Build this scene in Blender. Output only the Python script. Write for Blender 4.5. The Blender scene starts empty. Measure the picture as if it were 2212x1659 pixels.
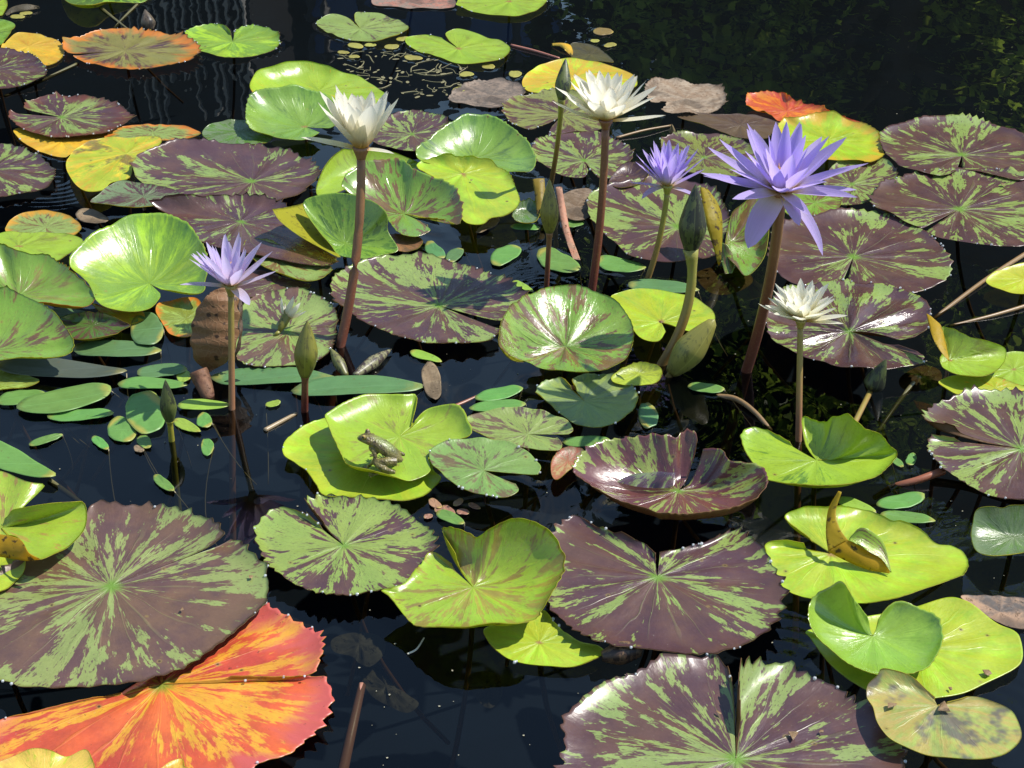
import bpy, bmesh, math, random
import numpy as np
from mathutils import Vector, Matrix

random.seed(7)
R = math.radians
scene = bpy.context.scene

# ---------------------------------------------------------------- camera
VW, VH, VF = 2212.0, 1659.0, 3280.0          # sketch frame (pixels) and focal length in it
PITCH, CAMH = R(30.0), 1.5
cam = bpy.data.objects.new('camera', bpy.data.cameras.new('camera'))
scene.collection.objects.link(cam)
cam.data.sensor_fit = 'HORIZONTAL'
cam.data.angle_x = 2 * math.atan(VW / 2 / VF)
cam.data.clip_start, cam.data.clip_end = 0.05, 900.0
cam.location = (0, 0, CAMH)
cam.rotation_euler = (R(90) - PITCH, 0, 0)
scene.camera = cam

# ---------------------------------------------------------------- sky, sun, exposure
SUN_EL, SUN_AZ = R(55.0), R(12.0)             # azimuth counted from +x (right) towards +y (far side)
world = bpy.data.worlds.new('World')
scene.world = world
world.use_nodes = True
wn, wl = world.node_tree.nodes, world.node_tree.links
wn.clear()
wo = wn.new('ShaderNodeOutputWorld')
wb = wn.new('ShaderNodeBackground')
wb.inputs['Strength'].default_value = 0.125
sky = wn.new('ShaderNodeTexSky')
sky.sky_type = 'NISHITA'
sky.sun_disc = False
sky.sun_elevation = SUN_EL
sky.sun_rotation = R(90) - SUN_AZ
sky.air_density, sky.dust_density, sky.ozone_density = 1.6, 0.2, 4.0
# scattered fair-weather clouds, the same all round the sky
wtc = wn.new('ShaderNodeTexCoord')
wmp = wn.new('ShaderNodeMapping')
wmp.inputs['Scale'].default_value = (1.0, 1.0, 2.6)
wnz = wn.new('ShaderNodeTexNoise')
wnz.inputs['Scale'].default_value = 4.2
wnz.inputs['Detail'].default_value = 9.0
wnz.inputs['Roughness'].default_value = 0.62
wrp = wn.new('ShaderNodeMapRange')
wrp.inputs['From Min'].default_value = 0.60
wrp.inputs['From Max'].default_value = 0.74
wmx = wn.new('ShaderNodeMix')
wmx.data_type = 'RGBA'
wmx.inputs['B'].default_value = (5.2, 5.4, 5.8, 1)
wl.new(wtc.outputs['Generated'], wmp.inputs['Vector'])
wl.new(wmp.outputs['Vector'], wnz.inputs['Vector'])
wl.new(wnz.outputs['Fac'], wrp.inputs['Value'])
wl.new(wrp.outputs['Result'], wmx.inputs['Factor'])
wl.new(sky.outputs['Color'], wmx.inputs['A'])
wl.new(wmx.outputs['Result'], wb.inputs['Color'])
wl.new(wb.outputs['Background'], wo.inputs['Surface'])

sun = bpy.data.objects.new('sun', bpy.data.lights.new('sun', 'SUN'))
scene.collection.objects.link(sun)
sun.data.energy = 5.0
sun.data.angle = R(0.5)
sun.data.color = (1.0, 0.955, 0.88)
SDIR = Vector((math.cos(SUN_EL) * math.cos(SUN_AZ), math.cos(SUN_EL) * math.sin(SUN_AZ), math.sin(SUN_EL)))
sun.rotation_euler = (-SDIR).to_track_quat('-Z', 'Y').to_euler()
sun.location = SDIR * 30

scene.view_settings.view_transform = 'Standard'
scene.view_settings.look = 'None'
scene.view_settings.gamma = 1.0
scene.view_settings.exposure = 0.34
scene.view_settings.use_curve_mapping = False
scene.cycles.max_bounces = 6
scene.cycles.diffuse_bounces = 3
scene.cycles.glossy_bounces = 4
scene.cycles.transparent_max_bounces = 8
scene.cycles.sample_clamp_indirect = 6.0
scene.cycles.caustics_reflective = False
scene.cycles.caustics_refractive = False

# ---------------------------------------------------------------- helpers
def gp(x, y, z=0.0):
    """point of the pond (height z, metres) that the camera sees at sketch pixel x, y"""
    dx, dy = (x - VW / 2) / VF, -(y - VH / 2) / VF
    c, s = math.cos(PITCH), math.sin(PITCH)
    d = Vector((dx, c + dy * s, -s + dy * c))
    t = (z - CAMH) / d.z
    return Vector((0, 0, CAMH)) + d * t

def link(o, parent=None):
    scene.collection.objects.link(o)
    if parent is not None:
        o.parent = parent
    return o

def tag(o, label=None, cat=None, group=None, kind=None):
    if label: o['label'] = label
    if cat: o['category'] = cat
    if group: o['group'] = group
    if kind: o['kind'] = kind
    return o

def empty(name, loc, label=None, cat=None, group=None):
    o = bpy.data.objects.new(name, None)
    o.empty_display_size = 0.05
    o.location = loc
    link(o)
    return tag(o, label, cat, group)

def mesh_obj(name, verts, faces, mats, parent=None, origin=(0, 0, 0), smooth=True, mat_idx=None, attrs=None):
    """one mesh object; verts are world coordinates, stored relative to origin (or to the parent)"""
    v = np.asarray([tuple(p) for p in verts], dtype=float) if not isinstance(verts, np.ndarray) else verts
    off = np.array(tuple(parent.location) if parent is not None and parent.parent is None else origin)
    if parent is not None and parent.parent is not None:
        off = np.array(tuple(parent.parent.location))
    me = bpy.data.meshes.new(name)
    me.from_pydata((v - off).tolist(), [], faces)
    for m in mats if isinstance(mats, (list, tuple)) else [mats]:
        me.materials.append(m)
    if mat_idx is not None:
        me.polygons.foreach_set('material_index', np.asarray(mat_idx, dtype=np.int32))
    if smooth:
        me.polygons.foreach_set('use_smooth', np.ones(len(me.polygons), dtype=bool))
    for k, a in (attrs or {}).items():
        at = me.attributes.new(k, 'FLOAT_VECTOR', 'POINT')
        at.data.foreach_set('vector', np.asarray(a, dtype=np.float32).ravel())
    me.update()
    o = bpy.data.objects.new(name, me)
    link(o, parent)
    if parent is None:
        o.location = origin
    return o

def catmull(P, n, closed=False):
    """n points evenly spaced along a Catmull-Rom curve through P"""
    P = np.asarray(P, dtype=float)
    m = len(P)
    segs = m if closed else m - 1
    out = []
    for i in range(segs):
        if closed:
            a, b, c, d = P[(i - 1) % m], P[i], P[(i + 1) % m], P[(i + 2) % m]
        else:
            a = P[i - 1] if i > 0 else 2 * P[0] - P[1]
            b, c = P[i], P[i + 1]
            d = P[i + 2] if i + 2 < m else 2 * P[-1] - P[-2]
        k = 12
        for j in range(k):
            t = j / k
            out.append(0.5 * ((2 * b) + (-a + c) * t + (2 * a - 5 * b + 4 * c - d) * t * t + (-a + 3 * b - 3 * c + d) * t ** 3))
    if not closed:
        out.append(P[-1])
    out = np.array(out)
    Q = np.vstack([out, out[:1]]) if closed else out
    L = np.concatenate([[0], np.cumsum(np.linalg.norm(np.diff(Q, axis=0), axis=1))])
    s = np.linspace(0, L[-1], n + 1)[:-1] if closed else np.linspace(0, L[-1], n)
    return np.stack([np.interp(s, L, Q[:, k]) for k in range(Q.shape[1])], axis=1)

def tube(P, rad, sides=8, cap=True):
    """verts and faces of a tube along points P with radius rad (number or list)"""
    P = [Vector(p) for p in P]
    n = len(P)
    rr = [rad] * n if isinstance(rad, (int, float)) else list(rad)
    V, F = [], []
    up = Vector((0.13, 0.31, 0.94))
    for i, p in enumerate(P):
        t = (P[min(i + 1, n - 1)] - P[max(i - 1, 0)]).normalized()
        u = up - t * up.dot(t)
        if u.length < 0.05:
            u = Vector((1, 0, 0)) - t * t.x
        u.normalize()
        w = t.cross(u)
        for k in range(sides):
            a = 2 * math.pi * k / sides
            V.append(p + (u * math.cos(a) + w * math.sin(a)) * rr[i])
    for i in range(n - 1):
        for k in range(sides):
            a, b = i * sides + k, i * sides + (k + 1) % sides
            F.append((a, b, b + sides, a + sides))
    if cap:
        F.append(tuple(range(sides))[::-1])
        F.append(tuple((n - 1) * sides + k for k in range(sides)))
    return V, F

def bez(a, b, c, n=14):
    a, b, c = Vector(a), Vector(b), Vector(c)
    return [(1 - t) ** 2 * a + 2 * t * (1 - t) * b + t * t * c for t in [i / (n - 1) for i in range(n)]]

# ---------------------------------------------------------------- node helper
class NT:
    def __init__(s, name):
        s.m = bpy.data.materials.new(name)
        s.m.use_nodes = True
        s.t = s.m.node_tree
        s.t.nodes.clear()
    def n(s, typ, **kw):
        nd = s.t.nodes.new(typ)
        for k, v in kw.items():
            setattr(nd, k, v)
        return nd
    def put(s, sock, v):
        if hasattr(v, 'is_output') or hasattr(v, 'links') and hasattr(v, 'node'):
            s.t.links.new(v, sock)
        elif isinstance(v, (tuple, list)) and sock.type == 'RGBA' and len(v) == 3:
            sock.default_value = (*v, 1)
        else:
            sock.default_value = v
    def math(s, op, a, b=0.0, c=0.0, clamp=False):
        nd = s.n('ShaderNodeMath', operation=op, use_clamp=clamp)
        s.put(nd.inputs[0], a); s.put(nd.inputs[1], b); s.put(nd.inputs[2], c)
        return nd.outputs[0]
    def sstep(s, x, lo, hi):
        nd = s.n('ShaderNodeMapRange', interpolation_type='SMOOTHSTEP')
        s.put(nd.inputs['Value'], x); s.put(nd.inputs['From Min'], lo); s.put(nd.inputs['From Max'], hi)
        return nd.outputs['Result']
    def mix(s, f, a, b, mode='MIX'):
        nd = s.n('ShaderNodeMix', data_type='RGBA', blend_type=mode)
        s.put(nd.inputs['Factor'], f); s.put(nd.inputs['A'], a); s.put(nd.inputs['B'], b)
        return nd.outputs['Result']
    def vec(s, x, y, z):
        nd = s.n('ShaderNodeCombineXYZ')
        s.put(nd.inputs[0], x); s.put(nd.inputs[1], y); s.put(nd.inputs[2], z)
        return nd.outputs[0]
    def noise(s, v, scale=1.0, detail=3.0, rough=0.55, dist=0.0):
        nd = s.n('ShaderNodeTexNoise')
        s.put(nd.inputs['Vector'], v)
        nd.inputs['Scale'].default_value = scale
        nd.inputs['Detail'].default_value = detail
        nd.inputs['Roughness'].default_value = rough
        nd.inputs['Distortion'].default_value = dist
        return nd.outputs['Fac']
    def voro(s, v, scale, feature='F1'):
        nd = s.n('ShaderNodeTexVoronoi', feature=feature)
        s.put(nd.inputs['Vector'], v)
        nd.inputs['Scale'].default_value = scale
        return nd.outputs['Distance']
    def attr(s, name):
        nd = s.n('ShaderNodeAttribute', attribute_name=name)
        sp = s.n('ShaderNodeSeparateXYZ')
        s.t.links.new(nd.outputs['Vector'], sp.inputs[0])
        return sp.outputs[0], sp.outputs[1], sp.outputs[2]
    def obj(s):
        return s.n('ShaderNodeTexCoord').outputs['Object']
    def rnd(s):
        return s.n('ShaderNodeObjectInfo').outputs['Random']
    def bump(s, h, strength=0.3, dist=0.002):
        nd = s.n('ShaderNodeBump')
        s.put(nd.inputs['Height'], h)
        nd.inputs['Strength'].default_value = strength
        nd.inputs['Distance'].default_value = dist
        return nd.outputs['Normal']
    def out(s, col, rough=0.4, spec=0.5, normal=None, trans=0.0, tcol=None, coat=0.0):
        p = s.n('ShaderNodeBsdfPrincipled')
        s.put(p.inputs['Base Color'], col)
        s.put(p.inputs['Roughness'], rough)
        s.put(p.inputs['Specular IOR Level'], spec)
        p.inputs['Coat Weight'].default_value = coat
        p.inputs['Coat Roughness'].default_value = 0.26
        if normal is not None:
            s.put(p.inputs['Normal'], normal)
        sh = p.outputs[0]
        if trans > 0:
            tr = s.n('ShaderNodeBsdfTranslucent')
            s.put(tr.inputs['Color'], tcol if tcol is not None else col)
            mx = s.n('ShaderNodeMixShader')
            mx.inputs[0].default_value = trans
            s.t.links.new(sh, mx.inputs[1]); s.t.links.new(tr.outputs[0], mx.inputs[2])
            sh = mx.outputs[0]
        o = s.n('ShaderNodeOutputMaterial')
        s.t.links.new(sh, o.inputs['Surface'])
        return s.m

_mats = {}
def cached(f):
    def g(*a, **k):
        key = (f.__name__, a, tuple(sorted(k.items())))
        if key not in _mats:
            _mats[key] = f(*a, **k)
        return _mats[key]
    return g

# leaf colours (linear)
LIME = (0.30, 0.44, 0.035); LIMEY = (0.40, 0.48, 0.035); GREEN = (0.20, 0.34, 0.04); DGREEN = (0.085, 0.16, 0.03)
OLIVE = (0.22, 0.26, 0.035); MOSS = (0.26, 0.345, 0.085); GREY = (0.16, 0.22, 0.10)
PURP = (0.092, 0.042, 0.046); PURPD = (0.07, 0.03, 0.036); BROWN = (0.15, 0.085, 0.04); REDB = (0.16, 0.05, 0.03)
YEL = (0.60, 0.40, 0.04); AMBER = (0.58, 0.30, 0.03); ORANGE = (0.62, 0.20, 0.025); RED = (0.55, 0.085, 0.035)
TAN = (0.32, 0.22, 0.13); DEAD = (0.20, 0.14, 0.10); UNDER = (0.42, 0.36, 0.02); UNDERP = (0.20, 0.11, 0.03)

@cached
def pad_mat(A, B, amt=0.5, rim=None, ka=6.2, soft=0.016, rough=0.36, spot=0.0, stain=None, trans=0.22, pos=0, ves=0.35, coat=0.0, hub=None):
    """upper face of a floating leaf: colour A with radial blotches of B (amt = share of B)"""
    t = NT('lily_pad_surface')
    c, s_, r = t.attr('pol')
    seed = t.math('MULTIPLY', t.rnd(), 61.0)
    seed = t.math('ADD', seed, float(pos))
    v = t.vec(t.math('MULTIPLY', c, ka), t.math('MULTIPLY', s_, ka), t.math('MULTIPLY_ADD', r, 2.3, seed))
    n1 = t.noise(v, 1.0, 5.0, 0.66)
    v2 = t.vec(t.math('MULTIPLY', c, ka * 3.2), t.math('MULTIPLY', s_, ka * 3.2), t.math('MULTIPLY_ADD', r, 9.0, seed))
    n2 = t.noise(v2, 1.0, 3.0, 0.6)
    f = t.math('MULTIPLY_ADD', n2, 0.30, t.math('MULTIPLY', n1, 0.85))
    big = t.noise(t.vec(t.math('MULTIPLY', c, 1.25), t.math('MULTIPLY', s_, 1.25), t.math('MULTIPLY_ADD', r, 0.9, seed)), 1.0, 2.0, 0.5)
    f = t.math('MULTIPLY_ADD', big, 0.42, t.math('SUBTRACT', f, 0.21))
    thr = 0.575 + (0.5 - amt) * 0.36
    B_ = t.mix(t.sstep(t.noise(t.obj(), 7.0, 4.0, 0.65), 0.40, 0.62), B, tuple(x * y for x, y in zip(B, (1.30, 1.35, 0.95))))
    cen = t.math('MULTIPLY', t.math('SUBTRACT', 1.0, t.sstep(r, 0.02, 0.20)), 0.05)
    f = t.math('SUBTRACT', f, cen)
    mask = t.sstep(f, thr - soft, thr + soft)
    fl = t.sstep(t.noise(v2, 2.6, 2.0, 0.6), 0.60, 0.66)
    mask = t.math('MAXIMUM', mask, t.math('MULTIPLY', fl, min(1.0, amt * 1.3)))
    base = t.noise(t.obj(), 14.0, 4.0, 0.6)
    hv = t.n('ShaderNodeHueSaturation')
    t.put(hv.inputs['Color'], t.mix(mask, A, B_))
    t.put(hv.inputs['Value'], t.math('MULTIPLY_ADD', t.noise(t.obj(), 190.0, 3.0, 0.7), 0.34, t.math('MULTIPLY_ADD', base, 0.6, 0.54)))
    t.put(hv.inputs['Hue'], t.math('MULTIPLY_ADD', t.noise(t.obj(), 6.0, 2.0), 0.05, 0.475))
    col = hv.outputs['Color']
    if hub is not None:
        hb = t.math('MULTIPLY_ADD', n1, 0.08, r)
        col = t.mix(t.math('SUBTRACT', 1.0, t.sstep(hb, 0.06, 0.15)), col, hub)
    # radial veins
    ang = t.math('ARCTAN2', s_, c)
    fr = t.math('ABSOLUTE', t.math('SUBTRACT', t.math('FRACT', t.math('MULTIPLY_ADD', t.noise(v, 0.7, 2.0), 1.1, t.math('MULTIPLY', ang, 22 / (2 * math.pi)))), 0.5))
    vein = t.math('SUBTRACT', 1.0, t.sstep(fr, 0.01, 0.06))
    vein = t.math('MULTIPLY', vein, t.math('SUBTRACT', 1.0, t.sstep(r, 0.45, 0.95)))
    col = t.mix(t.math('MULTIPLY', vein, ves * 0.34), col, tuple(min(1, x * 1.5 + 0.02) for x in A))
    if rim is not None:
        rn = t.math('MULTIPLY_ADD', t.noise(v, 0.9, 3.0), 0.9, r)
        col = t.mix(t.sstep(rn, 1.18, 1.5), col, rim)
    if spot > 0:
        sp = t.sstep(t.noise(t.obj(), 90.0, 3.0, 0.7), 0.66, 0.72)
        col = t.mix(t.math('MULTIPLY', sp, spot), col, (0.05, 0.03, 0.015))
    if stain is not None:
        st = t.sstep(t.noise(t.obj(), 9.0, 4.0, 0.65), 0.52, 0.62)
        col = t.mix(t.math('MULTIPLY', st, 0.8), col, stain)
    vs = t.n('ShaderNodeTexVoronoi'); t.t.links.new(t.obj(), vs.inputs['Vector']); vs.inputs['Scale'].default_value = 26.0
    sc_ = t.n('ShaderNodeSeparateColor'); t.t.links.new(vs.outputs['Color'], sc_.inputs[0])
    ds = t.math('MULTIPLY_ADD', n2, 0.10, t.math('SUBTRACT', vs.outputs['Distance'], 0.05))
    pick = t.sstep(sc_.outputs[0], 0.80, 0.83)
    col = t.mix(t.math('MULTIPLY', pick, t.math('SUBTRACT', 0.55, t.math('MULTIPLY', t.sstep(ds, 0.06, 0.16), 0.55))), col, (0.30, 0.22, 0.05))
    col = t.mix(t.math('MULTIPLY', pick, t.math('SUBTRACT', 0.9, t.math('MULTIPLY', t.sstep(ds, 0.03, 0.08), 0.9))), col, (0.05, 0.03, 0.015))
    # pale dust and scars
    du = t.sstep(t.noise(t.obj(), 160.0, 2.0, 0.5), 0.70, 0.78)
    col = t.mix(t.math('MULTIPLY', du, 0.22), col, (0.45, 0.42, 0.34))
    h = t.math('MULTIPLY_ADD', vein, 0.6, t.math('MULTIPLY', t.noise(t.obj(), 34.0, 3.0, 0.5), 0.8))
    h = t.math('MULTIPLY_ADD', n2, 0.55, h)
    nrm = t.bump(h, ves, 0.004)
    tc = t.mix(1.0, col, (1.25, 1.25, 0.7), 'MULTIPLY')
    rg = t.math('MULTIPLY_ADD', t.noise(t.obj(), 30.0, 4.0, 0.65), 0.34, rough - 0.17)
    return t.out(col, rg, 0.68, nrm, trans, tc, coat * 0.85)

@cached
def under_mat(C=UNDER, spot=0.6, trans=0.45):
    t = NT('lily_pad_underside')
    n = t.noise(t.obj(), 60.0, 4.0, 0.65)
    c = t.mix(t.math('MULTIPLY', t.sstep(n, 0.56, 0.64), spot), C, (0.06, 0.035, 0.02))
    c = t.mix(t.math('MULTIPLY', t.noise(t.obj(), 12.0, 3.0), 0.16), c, (0.30, 0.13, 0.02))
    b = t.bump(t.voro(t.obj(), 90.0), 0.35, 0.002)
    return t.out(c, 0.5, 0.35, b, trans, t.mix(1.0, c, (1.7, 1.7, 1.2), 'MULTIPLY'))

@cached
def dead_mat(A, B, sc=40.0, holes=0.5):
    t = NT('withered_leaf_surface')
    n = t.math('MULTIPLY_ADD', t.noise(t.obj(), sc, 6.0, 0.7), 0.5, t.math('MULTIPLY', t.noise(t.obj(), sc * 0.3, 5.0, 0.65), 0.5))
    c = t.mix(t.sstep(n, 0.42, 0.58), A, B)
    c = t.mix(t.math('MULTIPLY', t.sstep(t.noise(t.obj(), sc * 0.22, 3.0, 0.6), 0.50, 0.64), 0.75), c, tuple(k * 0.35 for k in A))
    d = t.sstep(t.noise(t.obj(), sc * 2.2, 4.0, 0.7), 0.58, 0.68)
    c = t.mix(t.math('MULTIPLY', d, holes), c, (0.035, 0.022, 0.012))
    e = t.voro(t.obj(), sc * 1.3, 'DISTANCE_TO_EDGE')
    c = t.mix(t.math('MULTIPLY', t.math('SUBTRACT', 1.0, t.sstep(e, 0.0, 0.09)), 0.12), c, B)
    b = t.bump(t.math('ADD', n, t.math('MULTIPLY', d, -0.4)), 0.7, 0.006)
    return t.out(c, 0.62, 0.35, b, 0.12)

@cached
def spotted_mat(A=(.23, .14, .06), B=(.36, .22, .10), sc=62.0):
    t = NT('rolled_leaf_skin')
    o = t.obj()
    c = t.mix(t.noise(o, 14.0, 4.0, .6), A, (.26, .11, .05))
    e = t.voro(o, sc * 1.2, 'DISTANCE_TO_EDGE')
    vn = t.math('SUBTRACT', 1.0, t.sstep(e, 0.0, 0.12))
    c = t.mix(t.math('MULTIPLY', vn, .35), c, B)
    n = t.noise(o, sc * 1.3, 3.0, .6)
    sp = t.math('SUBTRACT', 1.0, t.sstep(t.math('MULTIPLY_ADD', n, .7, t.voro(o, sc * .8)), .50, .60))
    c = t.mix(t.math('MULTIPLY', sp, .9), c, (.03, .014, .008))
    return t.out(c, .55, .35, t.bump(t.math('MULTIPLY_ADD', vn, .25, n), .5, .003), .12)

@cached
def leaf_mat(A, vein=1.25, rough=0.42):
    """smooth pondweed leaf with fine lengthwise veins"""
    t = NT('pondweed_surface')
    x, y, r = t.attr('pol')
    w = t.math('ABSOLUTE', y)
    mid = t.math('SUBTRACT', 1.0, t.sstep(w, 0.0, 0.06))
    ln = t.math('ABSOLUTE', t.math('SUBTRACT', t.math('FRACT', t.math('MULTIPLY', y, 4.0)), 0.5))
    ln = t.math('SUBTRACT', 1.0, t.sstep(ln, 0.0, 0.2))
    hv = t.n('ShaderNodeHueSaturation')
    t.put(hv.inputs['Color'], A)
    t.put(hv.inputs['Value'], t.math('MULTIPLY_ADD', t.noise(t.obj(), 26.0, 4.0, 0.6), 0.55, t.math('MULTIPLY_ADD', t.rnd(), 0.3, 0.58)))
    t.put(hv.inputs['Hue'], t.math('MULTIPLY_ADD', t.rnd(), 0.04, 0.478))
    c = t.mix(t.math('MULTIPLY', t.math('MAXIMUM', mid, t.math('MULTIPLY', ln, 0.3)), 0.45), hv.outputs['Color'], tuple(min(1, k * vein + 0.03) for k in A))
    yl = t.sstep(t.math('MULTIPLY_ADD', t.noise(t.obj(), 18.0, 3.0), 0.6, t.math('ABSOLUTE', x)), 1.02, 1.35)
    c = t.mix(t.math('MULTIPLY', yl, 0.8), c, (0.42, 0.34, 0.06))
    c = t.mix(t.math('MULTIPLY', t.sstep(r, 0.90, 1.0), 0.35), c, tuple(min(1, k * 1.5 + 0.05) for k in A))
    sp = t.sstep(t.noise(t.obj(), 110.0, 3.0, 0.6), 0.62, 0.70)
    c = t.mix(t.math('MULTIPLY', sp, 0.45), c, (0.12, 0.09, 0.03))
    b = t.bump(t.math('ADD', mid, t.math('MULTIPLY', t.noise(t.obj(), 50.0, 3.0), 0.8)), 0.22, 0.002)
    return t.out(c, rough, 0.5, b, 0.2)

@cached
def petal_mat(kind):
    t = NT('petal_' + kind)
    u, v, k = t.attr('pet')
    n = t.noise(t.vec(t.math('MULTIPLY', u, 9.0), t.math('MULTIPLY', v, 1.2), t.math('MULTIPLY', t.rnd(), 40.0)), 1.0, 3.0)
    b = None
    if kind == 'white':
        c = t.mix(t.sstep(v, 0.0, 0.30), (0.80, 0.50, 0.10), (0.92, 0.86, 0.66))
        c = t.mix(t.sstep(v, 0.2, 0.7), c, (0.95, 0.91, 0.78))
        c = t.mix(t.math('MULTIPLY', t.sstep(v, 0.95, 1.0), 0.5), c, (0.45, 0.28, 0.22))
    elif kind == 'cream':
        c = t.mix(t.sstep(v, 0.0, 0.35), (0.80, 0.55, 0.14), (0.86, 0.82, 0.60))
        c = t.mix(t.sstep(v, 0.25, 0.8), c, (0.93, 0.91, 0.78))
    elif kind == 'violet':
        c = t.mix(t.sstep(v, 0.0, 0.25), (0.72, 0.50, 0.14), (0.78, 0.68, 0.82))
        c = t.mix(t.sstep(v, 0.12, 0.55), c, (0.61, 0.48, 0.92))
    else:
        c = t.mix(t.sstep(v, 0.0, 0.25), (0.75, 0.48, 0.14), (0.76, 0.62, 0.78))
        c = t.mix(t.sstep(v, 0.15, 0.75), c, (0.72, 0.61, 0.90))
    hv = t.n('ShaderNodeHueSaturation')
    t.put(hv.inputs['Color'], c)
    t.put(hv.inputs['Value'], t.math('MULTIPLY_ADD', n, 0.22, 0.88))
    fv = t.noise(t.vec(t.math('MULTIPLY', u, 26.0), t.math('MULTIPLY', v, 1.5), t.math('MULTIPLY', t.rnd(), 40.0)), 1.0, 2.0)
    t.put(hv.inputs['Value'], t.math('MULTIPLY_ADD', fv, 0.16, t.math('MULTIPLY_ADD', n, 0.22, 0.80)))
    b = t.bump(t.math('ADD', n, fv), 0.35, 0.0015)
    return t.out(hv.outputs['Color'], 0.5, 0.35, b, 0.55, hv.outputs['Color'])

@cached
def stem_mat(A, B, sp=0.35):
    t = NT('stem_skin')
    n = t.noise(t.obj(), 45.0, 3.0)
    x, y, v = t.attr('pet')
    c = t.mix(t.sstep(t.math('MULTIPLY_ADD', n, 0.3, v), 0.35, 1.0), A, B)
    c = t.mix(t.math('MULTIPLY', t.sstep(t.noise(t.obj(), 220.0, 2.0), 0.58, 0.66), sp), c, (0.28, 0.16, 0.08))
    return t.out(c, 0.38, 0.5, t.bump(t.noise(t.obj(), 140.0, 2.0), 0.25, 0.001), 0.06)

@cached
def bud_mat(A, B, amt=0.5, sc=70.0):
    t = NT('bud_skin')
    tc = t.obj()
    mp = t.n('ShaderNodeMapping')
    t.t.links.new(tc, mp.inputs['Vector'])
    mp.inputs['Scale'].default_value = (1, 1, 0.35)
    n = t.noise(mp.outputs['Vector'], sc, 4.0, 0.7)
    x, y, v = t.attr('pet')
    f = t.math('ADD', n, t.math('MULTIPLY', v, 0.0))
    c = t.mix(t.sstep(f, 0.66 - amt * 0.3, 0.72 - amt * 0.3), A, B)
    seam = t.math('SUBTRACT', 1.0, t.sstep(t.math('ABSOLUTE', x), 0.0, 0.10))
    c = t.mix(t.math('MULTIPLY', seam, 0.45), c, tuple(min(1, k * 1.6 + 0.02) for k in A))
    return t.out(c, 0.42, 0.5, t.bump(n, 0.3, 0.002), 0.05)

@cached
def plain(col, rough=0.6, var=0.35, sc=20.0, trans=0.0, bump=0.3):
    t = NT('matte_surface')
    n = t.noise(t.obj(), sc, 4.0, 0.6)
    hv = t.n('ShaderNodeHueSaturation')
    t.put(hv.inputs['Color'], col)
    t.put(hv.inputs['Value'], t.math('MULTIPLY_ADD', n, 2 * var, 1.0 - var))
    return t.out(hv.outputs['Color'], rough, 0.4, t.bump(n, bump, 0.004), trans)

@cached
def glint_bead_mat():  # whitish glossy bead that imitates a sun glint on the water's edge
    t = NT('glint_bead')
    p = t.n('ShaderNodeBsdfPrincipled')
    p.inputs['Base Color'].default_value = (0.75, 0.78, 0.8, 1)
    p.inputs['Roughness'].default_value = 0.10
    p.inputs['Specular IOR Level'].default_value = 1.0
    p.inputs['Metallic'].default_value = 0.0
    tr = t.n('ShaderNodeBsdfTransparent')
    tr.inputs['Color'].default_value = (0.9, 0.92, 0.92, 1)
    mx = t.n('ShaderNodeMixShader'); mx.inputs[0].default_value = 0.5
    t.t.links.new(tr.outputs[0], mx.inputs[1]); t.t.links.new(p.outputs[0], mx.inputs[2])
    o = t.n('ShaderNodeOutputMaterial')
    t.t.links.new(mx.outputs[0], o.inputs['Surface'])
    return t.m

# ---------------------------------------------------------------- setting: pond bed, water, banks
def grid_sheet(name, x0, x1, y0, y1, z, mat, kind='structure', label=None, nx=1, ny=1):
    V = [(x0 + (x1 - x0) * i / nx, y0 + (y1 - y0) * j / ny, z) for j in range(ny + 1) for i in range(nx + 1)]
    F = [(j * (nx + 1) + i, j * (nx + 1) + i + 1, (j + 1) * (nx + 1) + i + 1, (j + 1) * (nx + 1) + i) for j in range(ny) for i in range(nx)]
    o = mesh_obj(name, V, F, mat, smooth=False)
    return tag(o, label, None, None, kind)

grid_sheet('pond_bed', -400, 400, -60, 740, -0.55, plain((0.004, 0.014, 0.038), 0.9, 0.5, 6.0), label='dark muddy pond bed under the water, tinted navy for reflected sky')  # navy put into the mud colour to stand in for sky reflection

def water_mat():
    t = NT('pond_water')
    tc = t.obj()
    mp = t.n('ShaderNodeMapping'); t.t.links.new(tc, mp.inputs['Vector'])
    mp.inputs['Scale'].default_value = (1.0, 0.55, 1.0)
    h1 = t.noise(mp.outputs['Vector'], 9.0, 1.0, 0.4, 0.6)
    h2 = t.noise(mp.outputs['Vector'], 30.0, 0.0, 0.5, 0.3)
    h = t.math('MULTIPLY_ADD', h2, 0.10, h1)
    b = t.n('ShaderNodeBump'); t.t.links.new(h, b.inputs['Height'])
    b.inputs['Strength'].default_value = 0.35
    b.inputs['Distance'].default_value = 0.0017
    g = t.n('ShaderNodeBsdfGlossy'); g.inputs['Roughness'].default_value = 0.0
    g.inputs['Color'].default_value = (1, 1, 1, 1)
    t.t.links.new(b.outputs[0], g.inputs['Normal'])
    tr = t.n('ShaderNodeBsdfTransparent'); tr.inputs['Color'].default_value = (0.40, 0.40, 0.34, 1)
    fr = t.n('ShaderNodeFresnel'); fr.inputs['IOR'].default_value = 1.333
    t.t.links.new(b.outputs[0], fr.inputs['Normal'])
    mx = t.n('ShaderNodeMixShader')
    t.t.links.new(fr.outputs[0], mx.inputs[0]); t.t.links.new(tr.outputs[0], mx.inputs[1]); t.t.links.new(g.outputs[0], mx.inputs[2])
    o = t.n('ShaderNodeOutputMaterial'); t.t.links.new(mx.outputs[0], o.inputs['Surface'])
    return t.m
FOOT = []      # outlines that touch the water, for the raised edge of the surface around them

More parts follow.
